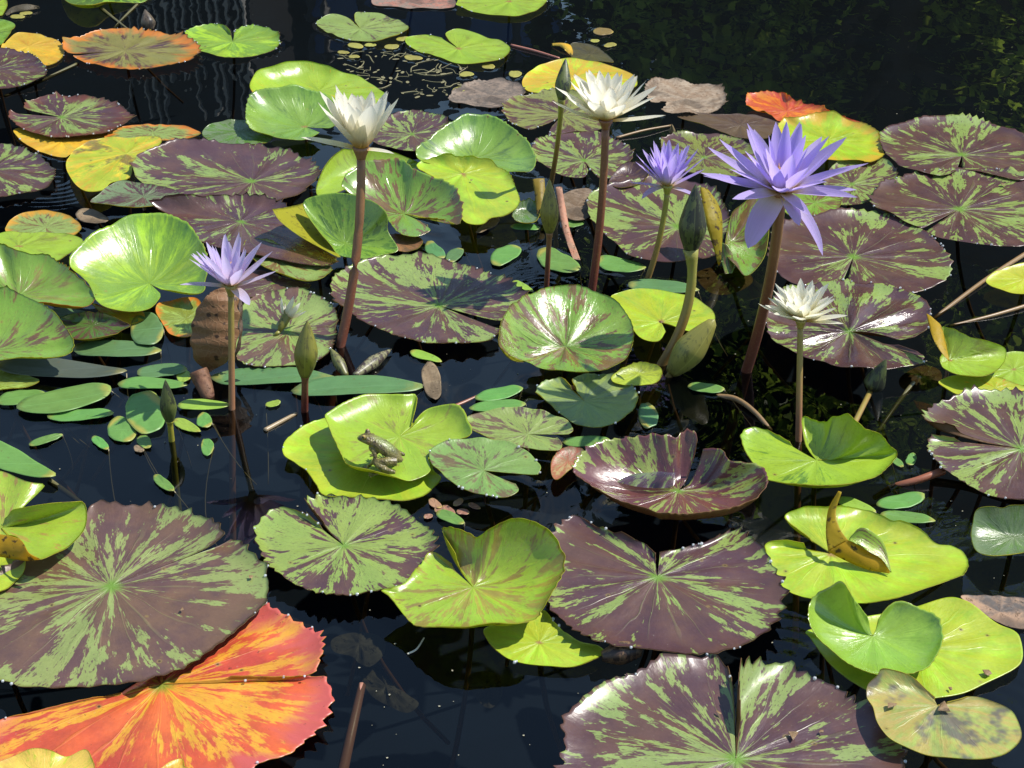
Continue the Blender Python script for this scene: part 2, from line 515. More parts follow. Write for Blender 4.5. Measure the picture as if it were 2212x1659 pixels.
# far bank (only its mirror image shows in the water)
bank = grid_sheet('grass_bank', -400, 400, 9.0, 740, 0.12, plain((0.05, 0.075, 0.02), 0.9, 0.4, 3.0), label='grass bank on the far side of the pond')
mesh_obj('pond_kerb', [(-14, 8.98, -0.6), (14, 8.98, -0.6), (14, 9.3, -0.6), (-14, 9.3, -0.6), (-14, 8.98, 0.2), (14, 8.98, 0.2), (14, 9.3, 0.2), (-14, 9.3, 0.2)],
         [(0, 1, 5, 4), (1, 2, 6, 5), (2, 3, 7, 6), (3, 0, 4, 7), (4, 5, 6, 7)], plain((0.16, 0.15, 0.13), 0.8), smooth=False)['kind'] = 'structure'

def box(V, F, x0, x1, y0, y1, z0, z1):
    b = len(V)
    V += [(x0, y0, z0), (x1, y0, z0), (x1, y1, z0), (x0, y1, z0), (x0, y0, z1), (x1, y0, z1), (x1, y1, z1), (x0, y1, z1)]
    F += [tuple(b + k for k in f) for f in ((0, 3, 2, 1), (4, 5, 6, 7), (0, 1, 5, 4), (1, 2, 6, 5), (2, 3, 7, 6), (3, 0, 4, 7))]

def part_box(name, parent, mat, *b):
    V, F = [], []
    box(V, F, *b)
    return mesh_obj(name, V, F, mat, parent, smooth=False)

# dark building whose reflection fills the upper left of the pond
bd = empty('dark_building', (-7.0, 16.0, 0.12), 'dark building with pale upright fins, mirrored in the water at the upper left', 'building')
dk, fin = plain((0.012, 0.012, 0.013), 0.7), plain((0.42, 0.41, 0.39), 0.6)
part_box('wall', bd, dk, -14, -2.78, 16.0, 22.0, 0.12, 5.6)
for i in range(15):
    x = -4.15 + i * 0.093 + random.uniform(-0.01, 0.01)
    part_box('fin', bd, fin, x, x + random.choice((0.015, 0.022, 0.03)), 15.86, 15.985, 1.0, random.choice((3.9, 4.3, 4.6, 4.7)))
# lower glazed building in the middle
bg = empty('glazed_building', (-1.0, 19.0, 0.12), 'low grey building with glass panes coloured navy as reflected sky, mirrored in the water at the top centre', 'building')
part_box('wall', bg, plain((0.09, 0.10, 0.11), 0.8), -2.6, 0.62, 19.0, 25.0, 0.12, 5.35)
glass = plain((0.05, 0.12, 0.33), 0.12, 0.1)  # sky reflection put into the pane colour as navy
for x0, x1 in ((-2.5, -1.95), (-1.35, -0.85), (-0.55, -0.02), (0.12, 0.58)):
    for z0, z1 in ((0.9, 2.6), (2.9, 4.55)):
        part_box('pane', bg, glass, x0, x1, 18.94, 18.99, z0, z1)

ps = empty('lamp_post', (-1.27, 10.2, 0.12), 'thin dark post mirrored in the water at the top, left of the top centre pad', 'post')
V, F = tube([(-1.27, 10.2, z) for z in (0.12, 0.5, 1.2, 1.78)], [.035, .026, .024, .024], 12)
mesh_obj('pole', V, F, plain((.012, .012, .012), .5), ps)
V, F = tube([(-1.27, 10.2, z) for z in (1.76, 1.79, 1.82)], [.034, .036, .012], 12)
mesh_obj('cap', V, F, plain((.015, .015, .015), .5), ps)

# trees on the far bank at the right: the green-black reflection
bark = plain((0.035, 0.026, 0.018), 0.9, 0.4, 30.0)
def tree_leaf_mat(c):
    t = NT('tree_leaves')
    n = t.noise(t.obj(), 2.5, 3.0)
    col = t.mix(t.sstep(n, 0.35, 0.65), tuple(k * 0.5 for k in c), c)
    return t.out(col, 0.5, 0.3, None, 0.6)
def tree(label, x, y, h, rx, rz, nleaf, c, seed, low=0.5, ls=1.0):
    rg = random.Random(seed)
    z0 = 0.12
    root = empty('leafy_tree', (x, y, z0), label, 'tree', 'trees on the far bank')
    P = bez((x, y, z0), (x + rg.uniform(-.3, .3), y, h * .5), (x + rg.uniform(-.5, .5), y, h * .9), 10)
    V, F = tube(P, [0.17 * (1 - 0.8 * i / 9) for i in range(10)], 8)
    mesh_obj('trunk', V, F, bark, root)
    tips = []
    for k in range(26):
        s = P[1 + k % 8]
        a = rg.uniform(0, 6.28)
        e = s + Vector((math.cos(a) * rx * rg.uniform(.5, .95), math.sin(a) * rx * .8 * rg.uniform(.5, .95), rg.uniform(-.1, .9) * rz * .6))
        e.z = max(e.z, low)
        V, F = tube(bez(s, (s + e) / 2 + Vector((0, 0, .2)), e, 6), [.05, .045, .035, .028, .02, .012], 5)
        mesh_obj('limb', V, F, bark, root)
        tips += [e, (s + e) / 2]
    V, F = [], []
    clumps = [(t + Vector((rg.gauss(0, .25), rg.gauss(0, .25), rg.gauss(0, .25))), rg.uniform(.28, .6)) for t in tips for _ in range(2)]
    for i in range(nleaf):
        cpos, cr = rg.choice(clumps)
        p = cpos + Vector((rg.gauss(0, 1), rg.gauss(0, 1), rg.gauss(0, .8))) * cr * .6
        if p.z < 0.3: continue
        u = Vector((rg.gauss(0, 1), rg.gauss(0, 1), rg.gauss(0, .5))).normalized()
        w = u.cross(Vector((rg.gauss(0, .4), rg.gauss(0, .4), 1))).normalized()
        L, W = rg.uniform(.035, .075) * ls, rg.uniform(.02, .04) * ls
        b = len(V)
        V += [p - u * L, p + w * W, p + u * L, p - w * W]
        F.append((b, b + 1, b + 2, b + 3))
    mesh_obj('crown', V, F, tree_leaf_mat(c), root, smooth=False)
tree('broad leafy tree whose dark reflection fills the upper right corner of the water', 3.0, 11.2, 6.3, 1.9, 3.2, 7500, (0.50, 0.68, 0.08), 3)
tree('smaller leafy tree mirrored beside the navy reflection at the top centre right', 1.35, 11.6, 4.1, 1.05, 2.2, 6000, (0.46, 0.62, 0.09), 5)
tree('tall leafy tree mirrored in the water at the right edge of the picture', 5.4, 11.0, 7.0, 2.0, 3.6, 8000, (0.48, 0.66, 0.08), 9)
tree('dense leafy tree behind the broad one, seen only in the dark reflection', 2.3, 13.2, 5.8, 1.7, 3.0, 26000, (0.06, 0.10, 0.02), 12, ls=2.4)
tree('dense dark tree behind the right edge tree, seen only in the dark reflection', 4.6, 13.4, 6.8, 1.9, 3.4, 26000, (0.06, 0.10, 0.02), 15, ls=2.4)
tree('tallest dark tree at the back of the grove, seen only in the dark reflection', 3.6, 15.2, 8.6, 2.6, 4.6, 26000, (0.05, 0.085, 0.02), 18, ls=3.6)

# ---------------------------------------------------------------- floating lily pads
def ground_z(L):
    return 0.0058 + 0.0066 * L

def outline_world(pts, z0):
    return np.array([tuple(gp(p[0], p[1], z0 + (p[2] if len(p) > 2 else 0.0) / 100.0)) for p in pts])

def blade_mesh(name, parent, C, O, top, under, closed=False, teeth=0.0, nteeth=46, ruffle=0.0, r0=0.25, pw=1.8, thick=0.0011, seed=0, n=150, dish=0.0, fold=0.0, lip=0.0):
    """leaf blade: fan of rings from centre C to outline O (world points)"""
    rg = np.random.RandomState(seed)
    O = catmull(O, n, closed)
    C = np.array(tuple(C))
    D = O - C
    ang = np.arctan2(D[:, 1], D[:, 0])
    per = np.linspace(0, 1, n)
    rad = np.linalg.norm(D[:, :2], axis=1)
    # teeth of uneven size along the rim, fine scallops between them
    ph = per * nteeth
    ph = ph + 2.6 * np.interp(per * 14, np.arange(15), rg.rand(15))
    saw = np.abs((ph % 1.0) - 0.5) * 2
    amp = np.interp(per * 40, np.arange(41), rg.uniform(0.0, 1.0, 41) ** 1.6 * 1.9 + 0.12)
    tooth = (saw ** 1.35) * amp
    edge = np.minimum(1, np.minimum(per, 1 - per) / 0.02) if not closed else np.ones(n)
    wav = sum(np.sin(ang * k + rg.uniform(0, 6.28)) * rg.uniform(.4, 1) for k in (3, 5, 8, 12)) / 2.2
    rings = np.array([0.03, 0.08, 0.15, 0.24, 0.34, 0.45, 0.56, 0.66, 0.75, 0.83, 0.90, 0.95, 0.98, 1.0])
    V, pol = [C + np.array([0, 0, -dish])], [(1, 0, 0)]
    nv = len(rings)
    for r in rings:
        near = np.clip(-D[:, 1] / np.maximum(rad, 1e-5) * 1.6 - 0.3, 0, 1)
        prof = np.clip((r - r0) / (1 - r0), 0, 1) ** (pw + near * max(0.0, 7.0 - pw))
        xy = C[:2] + D[:, :2] * r
        z = C[2] + D[:, 2] * prof - dish * (1 - r) ** 2 + ruffle * wav * r ** 2.5
        if teeth > 0:
            out = D[:, :2] / np.maximum(rad, 1e-5)[:, None]
            xy = xy + out * (tooth * teeth * edge * (max(0, r - 0.9) / 0.1) ** 1.2)[:, None]
            z = z + tooth * teeth * 0.45 * edge * max(0, r - 0.93) / 0.07
        if lip > 0:
            z = z + lip * (0.6 + 0.4 * wav) * (1 - near) * (max(0, r - 0.84) / 0.16) ** 2
        if fold > 0:
            z = z + fold * np.sin(ang * 11 + 1.3 * np.sin(ang * 2)) * r * (1 - r) * 3
        for k in range(n):
            V.append((xy[k, 0], xy[k, 1], z[k]))
            pol.append((math.cos(ang[k]), math.sin(ang[k]), r))
    V = np.array(V)
    F = []
    m = n if closed else n - 1
    for k in range(m):
        F.append((0, 1 + k, 1 + (k + 1) % n))
    for j in range(nv - 1):
        a = 1 + j * n
        for k in range(m):
            k2 = (k + 1) % n
            F.append((a + k, a + n + k, a + n + k2, a + k2))
    # consistent upward orientation, then vertex normals for the lower skin
    tri = V[np.array([f[:3] for f in F])]
    fn = np.cross(tri[:, 1] - tri[:, 0], tri[:, 2] - tri[:, 0])
    if fn[:, 2].sum() < 0:
        F = [f[::-1] for f in F]
        fn = -fn
    vn = np.zeros_like(V)
    for f, q in zip(F, fn):
        for i in f:
            vn[i] += q
    vn /= np.maximum(np.linalg.norm(vn, axis=1), 1e-9)[:, None]
    nV = len(V)
    V2 = V - vn * thick
    allV = np.vstack([V, V2])
    nf = len(F)
    F2 = [tuple(i + nV for i in f[::-1]) for f in F]
    # rim and notch walls
    loop = [1 + (nv - 1) * n + k for k in range(n)]
    if not closed:
        loop = [0] + [1 + j * n for j in range(nv - 1)] + loop + [1 + j * n + n - 1 for j in range(nv - 1)][::-1]
    W = []
    for i in range(len(loop)):
        a, b = loop[i], loop[(i + 1) % len(loop)]
        W.append((a, a + nV, b + nV, b))
    idx = [0] * nf + [1] * nf + [1] * len(W)
    o = mesh_obj(name, allV, F + F2 + W, [top, under], parent, mat_idx=idx, attrs={'pol': np.array(pol + pol)})
    return o, V[1 + (nv - 1) * n:]

_ico = None
def add_ball(V, F, p, r, sq=0.8):
    b = len(V)
    V += [(p[0], p[1], p[2] - r * sq)]
    for z, q in ((-0.45, 0.89), (0.45, 0.89)):
        for k in range(6):
            a = k * math.pi / 3 + (0.5 if z > 0 else 0)
            V.append((p[0] + math.cos(a) * q * r, p[1] + math.sin(a) * q * r, p[2] + z * r * sq * 1.6))
    V += [(p[0], p[1], p[2] + r * sq)]
    for k in range(6):
        k2 = (k + 1) % 6
        F += [(b, b + 1 + k2, b + 1 + k), (b + 1 + k, b + 1 + k2, b + 7 + k), (b + 1 + k2, b + 7 + k2, b + 7 + k), (b + 7 + k, b + 7 + k2, b + 13)]

PADS = "lily pads floating on the pond"
NOTCHED = ('orange rim, far', 'light green pad right', 'reddish left rim', 'with a notch beside', 'green notched pad', 'upturned far rim, left', 'curled up beside', 'brownish mottled pad below', 'streaked pad behind', 'far right edge', 'below the far right', 'bright green centre', 'crinkled', 'tall rounded rim', 'lily shadow', 'large upright bud stem', 'violet lily shadow', 'right of the frog', 'touching the frog', 'carrying the frog', 'with a notch, below', 'raised far lobe', 'wide notch', 'cup shaped purple', 'wavy far lobe', 'two lobes', 'huge dull', 'vivid orange', 'with a split', 'dried curled lobe, lower', 'raised pointed', 'dying yellow and', 'long dark split', 'yellow folded edge')
_pad_n = 0
def pad(label, c, pts, top, L=0, under=None, teeth=0.0, nteeth=46, ruffle=0.0015, r0=0.25, pw=1.8, glints=0, cz=0.0, group=PADS, name='lily_pad', cat='lily pad', n=150, dish=0.0, stem=True, closed=None, fold=0.0012, lift=0.0, lip=None):
    global _pad_n
    _pad_n += 1
    rg = random.Random(1000 + _pad_n)
    z0 = ground_z(L)
    C = gp(c[0], c[1], z0 + cz / 100)
    root = empty(name, (C.x, C.y, z0), label, cat, group)
    if closed is None:
        closed = not any(k in label for k in NOTCHED)
    if lift > 0:
        wx = max(abs(p[0] - c[0]) for p in pts); wy = max(abs(p[1] - c[1]) for p in pts)
        q = []
        for p in pts:
            d = Vector(((p[0] - c[0]) / wx, (p[1] - c[1]) / wy))
            k = max(0.0, (d.x * -0.85 + d.y * -0.52)) 
            q.append((p[0], p[1], (p[2] if len(p) > 2 else 0) + lift * min(1, k) ** 1.2))
        pts = q
    if lip is None:
        lip = 0.011 if teeth > 0 else 0.004
    O = outline_world(pts, z0)
    size = np.linalg.norm(O[:, :2] - np.array([C.x, C.y]), axis=1).mean()
    b, rim = blade_mesh('blade', root, C, O, top, under or (under_mat((.13, .07, .03), 0.4, 0.3) if teeth > 0.0035 else under_mat()), closed, teeth * 1.25, nteeth, ruffle * min(1.5, size / 0.12), r0, pw, seed=_pad_n, n=n, dish=dish, fold=fold * min(1.5, size / 0.12), lip=lip)
    fo = np.array([(p[0], p[1]) if p[2] < z0 + .012 else (C.x + (p[0] - C.x) * .7, C.y + (p[1] - C.y) * .7) for p in rim])
    FOOT.append(fo if closed else np.vstack([fo, [[C.x, C.y]]]))
    if stem:
        e = Vector((C.x + rg.uniform(-.25, .25), C.y + rg.uniform(-.1, .3), -0.5))
        V, F = tube(bez((C.x, C.y, C.z - 0.003), (C.x, C.y, -0.2), e, 8), 0.0045, 6)
        mesh_obj('petiole', V, F, stem_mat((0.14, 0.07, 0.03), (0.14, 0.07, 0.03)), root, attrs={'pet': [(0, 0, 0)] * len(V)})
    if glints:  # beads added along the rim to stand in for meniscus glints
        V, F = [], []
        for _ in range(glints):
            p = rim[rg.randrange(len(rim))]
            if p[2] > z0 + 0.012: continue
            add_ball(V, F, (p[0] + rg.uniform(-.003, .003), p[1] - abs(rg.uniform(.0, .004)), p[2] + 0.0012), rg.uniform(0.0014, 0.0032))
        if V:
            mesh_obj('glint_beads', V, F, glint_bead_mat(), root)['kind'] = 'stuff'
    return root

def sheet(name, A, B, mat, parent, n=24, m=8, bulge=0.0, wave=0.0, under=None, seed=0):
    """thin leaf lobe lofted between two edges given as (x, y, height cm)"""
    rg = random.Random(seed)
    a = catmull([tuple(gp(p[0], p[1], p[2] / 100)) for p in A], n)
    b = catmull([tuple(gp(p[0], p[1], p[2] / 100)) for p in B], n)
    V, pol = [], []
    f1, f2 = rg.uniform(0, 6), rg.uniform(0, 6)
    nrm = np.cross(a[-1] - a[0], b[n // 2] - a[n // 2]); nrm /= max(1e-6, np.linalg.norm(nrm))
    if nrm[1] > 0: nrm = -nrm
    for i in range(n):
        for j in range(m):
            t = j / (m - 1)
            p = a[i] * (1 - t) + b[i] * t + nrm * (bulge * math.sin(math.pi * t) * math.sin(math.pi * min(1, 0.12 + i / (n - 1)) )) + nrm * wave * math.sin(i * .9 + f1 + t * 3) * .5
            V.append(p); pol.append((t * 2 - 1, t * 2 - 1, i / (n - 1)))
    V = np.array(V)
    F = [(i * m + j, i * m + j + 1, (i + 1) * m + j + 1, (i + 1) * m + j) for i in range(n - 1) for j in range(m - 1)]
    k = len(V)
    V2 = V + np.array([0, 0.0012, 0.0004])
    F2 = [tuple(q + k for q in f[::-1]) for f in F]
    loop = [j for j in range(m)] + [i * m + m - 1 for i in range(1, n)] + [(n - 1) * m + j for j in range(m - 2, -1, -1)] + [i * m for i in range(n - 2, 0, -1)]
    W = [(loop[i], loop[i] + k, loop[(i + 1) % len(loop)] + k, loop[(i + 1) % len(loop)]) for i in range(len(loop))]
    mi = [0] * len(F) + [1] * len(F2) + [0] * len(W)
    return mesh_obj(name, np.vstack([V, V2]), F + F2 + W, [mat, under or mat], parent, origin=tuple(V[0]) if parent is None else (0, 0, 0), mat_idx=mi, attrs={'pol': np.array(pol + pol)})

WEED = "narrow pondweed leaves floating between the pads"
_leaf_n = 0
def weed(label, cx, cy, rx, ry, rot, mat, L=0, tail=True, zz=0.0, name='pondweed_leaf', cat='leaf', group=WEED):
    """small elliptical floating leaf: semi-axes rx, ry in sketch pixels, rot degrees clockwise in the picture"""
    global _leaf_n
    _leaf_n += 1
    rg = random.Random(500 + _leaf_n)
    z0 = 0.0042 + 0.004 * L + zz / 100
    C = gp(cx, cy, z0)
    ca, sa = math.cos(R(rot)), math.sin(R(rot))
    O = []
    shp, crv = rg.uniform(0, .35), rg.uniform(-.15, .15)
    for k in range(20):
        a = 2 * math.pi * k / 20
        q = (1 - shp * (0.5 + 0.5 * math.cos(a)) ** 2) * (1 - 0.10 * math.cos(2 * a) ** 2)
        ex, ey = rx * math.cos(a) * (1 + 0.03 * rg.uniform(-1, 1)), ry * (math.sin(a) * q * (1 + 0.06 * rg.uniform(-1, 1)) + crv * math.cos(a) ** 2)
        O.append(tuple(gp(cx + ex * ca - ey * sa, cy + ex * sa + ey * ca, z0 + rg.uniform(-.0006, .0012))))
    root = empty(name, tuple(C), label, cat, group)
    n = 44
    P = catmull(O, n, True)
    e1 = gp(cx + rx * ca, cy + rx * sa, z0) - C
    e2 = gp(cx - ry * sa, cy + ry * ca, z0) - C
    lx, ly = e1.length, e2.length
    V, pol, F = [tuple(C)], [(0, 0, 0)], []
    rings = (0.3, 0.6, 0.85, 1.0)
    for r in rings:
        for k in range(n):
            p = np.array(tuple(C)) + (P[k] - np.array(tuple(C))) * r
            d = Vector(p) - C
            yy = d.dot(e2) / (ly * ly)
            p[2] += (0.0022 * abs(yy) ** 1.5 + 0.0012 * math.sin(d.dot(e1) / (lx * lx) * 3.1 + _leaf_n)) * lx / 0.06
            V.append(tuple(p)); pol.append((d.dot(e1) / (lx * lx), yy, r))
    for k in range(n):
        F.append((0, 1 + k, 1 + (k + 1) % n))
    for j in range(len(rings) - 1):
        for k in range(n):
            k2 = (k + 1) % n
            F.append((1 + j * n + k, 1 + (j + 1) * n + k, 1 + (j + 1) * n + k2, 1 + j * n + k2))
    FOOT.append(P[:, :2])
    k0 = len(V)
    F2 = [tuple(i + k0 for i in f[::-1]) for f in F]
    V2 = [(p[0], p[1], p[2] - 0.0011) for p in V]
    W = [(1 + (len(rings) - 1) * n + k, k0 + 1 + (len(rings) - 1) * n + k, k0 + 1 + (len(rings) - 1) * n + (k + 1) % n, 1 + (len(rings) - 1) * n + (k + 1) % n) for k in range(n)]
    A = np.array(V); fn = np.cross(A[F[0][1]] - A[F[0][0]], A[F[0][2]] - A[F[0][0]])
    allF = F + F2 + W
    if fn[2] < 0: allF = [f[::-1] for f in allF]
    mesh_obj('blade', V + V2, allF, mat, root, attrs={'pol': pol + pol})
    if tail:
        s = gp(cx + rx * ca * .97, cy + rx * sa * .97, z0) if rg.random() < .7 else gp(cx - rx * ca * .97, cy - rx * sa * .97, z0)
        e = s + Vector((rg.uniform(-.05, .08), rg.uniform(-.10, .06), -0.12))
        V, F = tube(bez(s, (s + e) / 2 + Vector((rg.uniform(-.02, .02), 0, -.02)), e, 6), 0.0011, 5)
        mesh_obj('stalk', V, F, stem_mat((0.30, 0.26, 0.16), (0.30, 0.26, 0.16)), root, attrs={'pet': [(0, 0, 0)] * len(V)})
    return root

# ---------------------------------------------------------------- flowers and buds
def petal_mesh(name, parent, base, axis, az, e0, e1, Ln, Wd, mat, cup=0.35, ref=None, blunt=0.0, twist=0.0, r_in=0.006):
    """one petal: starts at base, azimuth az about axis, rising at e0 degrees and ending at e1"""
    ax = Vector(axis).normalized()
    r1 = Vector((1, 0, 0)) - ax * ax.x; r1.normalize()
    r2 = ax.cross(r1)
    rad = r1 * math.cos(R(az)) + r2 * math.sin(R(az))
    side = ax.cross(rad)
    n, m = 11, 7
    p = Vector(base) + rad * r_in
    V, at = [], []
    for i in range(n):
        t = i / (n - 1)
        e = R(e0 + (e1 - e0) * t)
        d = rad * math.cos(e) + ax * math.sin(e)
        nn = ax * math.cos(e) - rad * math.sin(e)
        if i: p = p + d * (Ln / (n - 1))
        w = Wd * 0.5 * (0.42 * (1 - t) ** 2 + 2.2 * (t ** 0.66) * max(0.0, 1 - t) ** (0.80 - 0.3 * blunt)) if i < n - 1 else Wd * 0.015
        tw = R(twist) * t
        sd = side * math.cos(tw) + nn * math.sin(tw)
        for j in range(m):
            u = j / (m - 1) * 2 - 1
            q = p + sd * (w * u) + nn * (cup * w * (u * u) * (1.0 if t < .85 else .6))
            V.append(q); at.append((u, t, 0))
    F = [(i * m + j, i * m + j + 1, (i + 1) * m + j + 1, (i + 1) * m + j) for i in range(n - 1) for j in range(m - 1)]
    return mesh_obj(name, V, F, mat, parent, attrs={'pet': at})

LILIES = "water lily flowers standing above the pond"
def flower(label, fx, fy, h, sx, sy, kind, rings, sepals, stem_cols, sr, lean=(0, 0), bend=0.0, seed=1, sepal_mat=None, cone=1.0, nst=26, group=LILIES):
    """fx,fy: sketch pixel of the flower base at height h; sx,sy: where the stem leaves the water"""
    rg = random.Random(seed)
    top, bot = gp(fx, fy, h), gp(sx, sy, 0)
    root = empty('water_lily', tuple(bot), label, 'flower', group)
    mid = (top + bot) / 2 + Vector((bend, 0, 0))
    below = bot + (bot - mid).normalized() * 0.42
    P = bez(below, bot + (bot - below) * 0.05, bot, 6)[:-1] + bez(bot, mid * 2 - (top + bot) / 2, top, 16)
    FOOT.append(np.array([(bot.x + math.cos(q) * sr * 1.3, bot.y + math.sin(q) * sr * 1.3) for q in np.linspace(0, 6.28, 12)]))
    rr = [sr * 1.08] * 5 + [sr * (1.05 - 0.12 * i / 15) for i in range(16)]
    V, F = tube(P, rr, 12)
    at = [(0, 0, min(1, max(0, p.z / h))) for p in V]
    mesh_obj('stem', V, F, stem_mat(*stem_cols), root, attrs={'pet': at})
    axis = (Vector((P[-1] - P[-3])).normalized() * 0.5 + Vector((lean[0], lean[1], 0.6))).normalized()
    # receptacle: widening of the stem under the petals
    hh = 0.026 * cone
    Q = [top - axis * 0.004 + axis * hh * t for t in (0, .25, .5, .75, 1.0)]
    V, F = tube(Q, [sr * .92, sr * 1.08, sr * 1.35, sr * 1.65, sr * 1.75], 14)
    mesh_obj('receptacle', V, F, stem_mat(stem_cols[1], tuple(k * 1.25 for k in stem_cols[1])), root, attrs={'pet': [(0, 0, 1)] * len(V)})
    base = top + axis * (hh * .8)
    pm = petal_mat(kind)
    for (n, e0, e1, Ln, Wd, off) in rings:
        for k in range(n):
            a = off + 360 * k / n + rg.uniform(-7, 7)
            petal_mesh('petal', root, base, axis, a, e0 + rg.uniform(-5, 5), e1 + rg.uniform(-6, 6), Ln * rg.uniform(.88, 1.06), Wd * rg.uniform(.85, 1.12), pm, cup=rg.uniform(.25, .5), twist=rg.uniform(-12, 12), r_in=sr * 1.1)
    for (a, e0, e1, Ln, Wd) in sepals:
        petal_mesh('sepal', root, base - axis * .004, axis, a, e0, e1, Ln, Wd, sepal_mat or pm, cup=.3, twist=rg.uniform(-6, 6), blunt=.5)
    # stamens in the middle
    V, F = [], []
    for k in range(nst):
        a, q = rg.uniform(0, 6.28), rg.uniform(.2, 1)
        d = (axis + Vector((math.cos(a), math.sin(a), 0)) * .45 * q).normalized()
        ln = rings[-1][3] * rg.uniform(.35, .52)
        v, f = tube([base, base + d * ln * .6, base + (d + axis * .3).normalized() * ln], [.0016, .0019, .0006], 5)
        F += [tuple(i + len(V) for i in g) for g in f]; V += v
    mesh_obj('stamens', V, F, plain((0.72, 0.42, 0.12), .5, .2, 60.0, .2), root)['kind'] = 'stuff'
    return root

BUDS = "water lily buds"
def bud(label, tip, bot, width, stem_to, h_bot, h_tip, mat, stem_cols, sr=0.006, bend=0.0, name='lily_bud', group=BUDS, fat=0.38, tipw=0.05, open_=0.0):
    """tip, bot: sketch pixels of the bud's ends with heights; width in sketch pixels"""
    T, Bt = gp(tip[0], tip[1], h_tip), gp(bot[0], bot[1], h_bot)
    px = VF / (Bt - Vector((0, 0, CAMH))).length
    w = width / px / 2
    S = gp(stem_to[0], stem_to[1], 0) if stem_to else None
    root = empty(name, tuple(S if S else Bt), label, 'bud', group)
    ax = (T - Bt); Ln = ax.length; ax.normalize()
    u = ax.cross(Vector((0, 1, 0.2))).normalized(); v = ax.cross(u)
    n, m = 20, 24
    V, at = [], []
    for i in range(n):
        t = i / (n - 1)
        if t < fat:
            rr = 0.42 + 0.58 * math.sin(t / fat * math.pi / 2)
        else:
            q = (t - fat) / (1 - fat)
            rr = tipw + (1 - tipw) * (math.cos(q * math.pi / 2) ** 1.05) * (1 - .12 * math.sin(q * math.pi))
        if i == n - 1: rr = 0.02
        for k in range(m):
            a = 2 * math.pi * k / m
            s = 1 - 0.07 * abs(math.cos(2 * a)) ** 6 * (1 if t > .1 else 0)
            V.append(Bt + ax * (Ln * t) + (u * math.cos(a) + v * math.sin(a)) * w * rr * s)
            at.append((math.sin(2 * a + math.pi / 2) if False else ((a / (math.pi / 2) + .5) % 1.0 - .5) * 2, 0, t))
    F = [(i * m + k, i * m + (k + 1) % m, (i + 1) * m + (k + 1) % m, (i + 1) * m + k) for i in range(n - 1) for k in range(m)]
    F.append(tuple(range(m))[::-1])
    mesh_obj('calyx', V, F, mat, root, attrs={'pet': at})
    if S:
        mid = (S + Bt) / 2 + Vector((bend, 0, 0))
        below = S + (S - mid).normalized() * .35
        P = [below, (below + S) / 2] + bez(S, mid * 2 - (S + Bt) / 2, Bt + ax * .004, 14)
        V, F = tube(P, [sr * 1.1, sr * 1.1] + [sr * (1.08 - .1 * i / 13) for i in range(11)] + [sr * 1.05, sr * 1.3, sr * 1.6], 10)
        mesh_obj('stem', V, F, stem_mat(*stem_cols), root, attrs={'pet': [(0, 0, min(1, max(0, p.z / max(.01, h_bot)))) for p in V]})
    return root

def stalk(label, pts, rad, cols, name='lily_stalk', cat='stem', taper=0.7):
    """stalk lying at or under the surface: pts (x, y, height cm)"""
    P = catmull([tuple(gp(p[0], p[1], p[2] / 100)) for p in pts], 18)
    V, F = tube(P, [rad * (1 - (1 - taper) * i / 17) for i in range(18)], 9)
    V = np.array([tuple(v) for v in V])
    o = mesh_obj(name, V, F, stem_mat(*cols), None, origin=tuple(P[0]), attrs={'pet': [(0, 0, k // 9 / 18) for k in range(len(V))]})
    return tag(o, label, cat, 'loose stalks in the water')

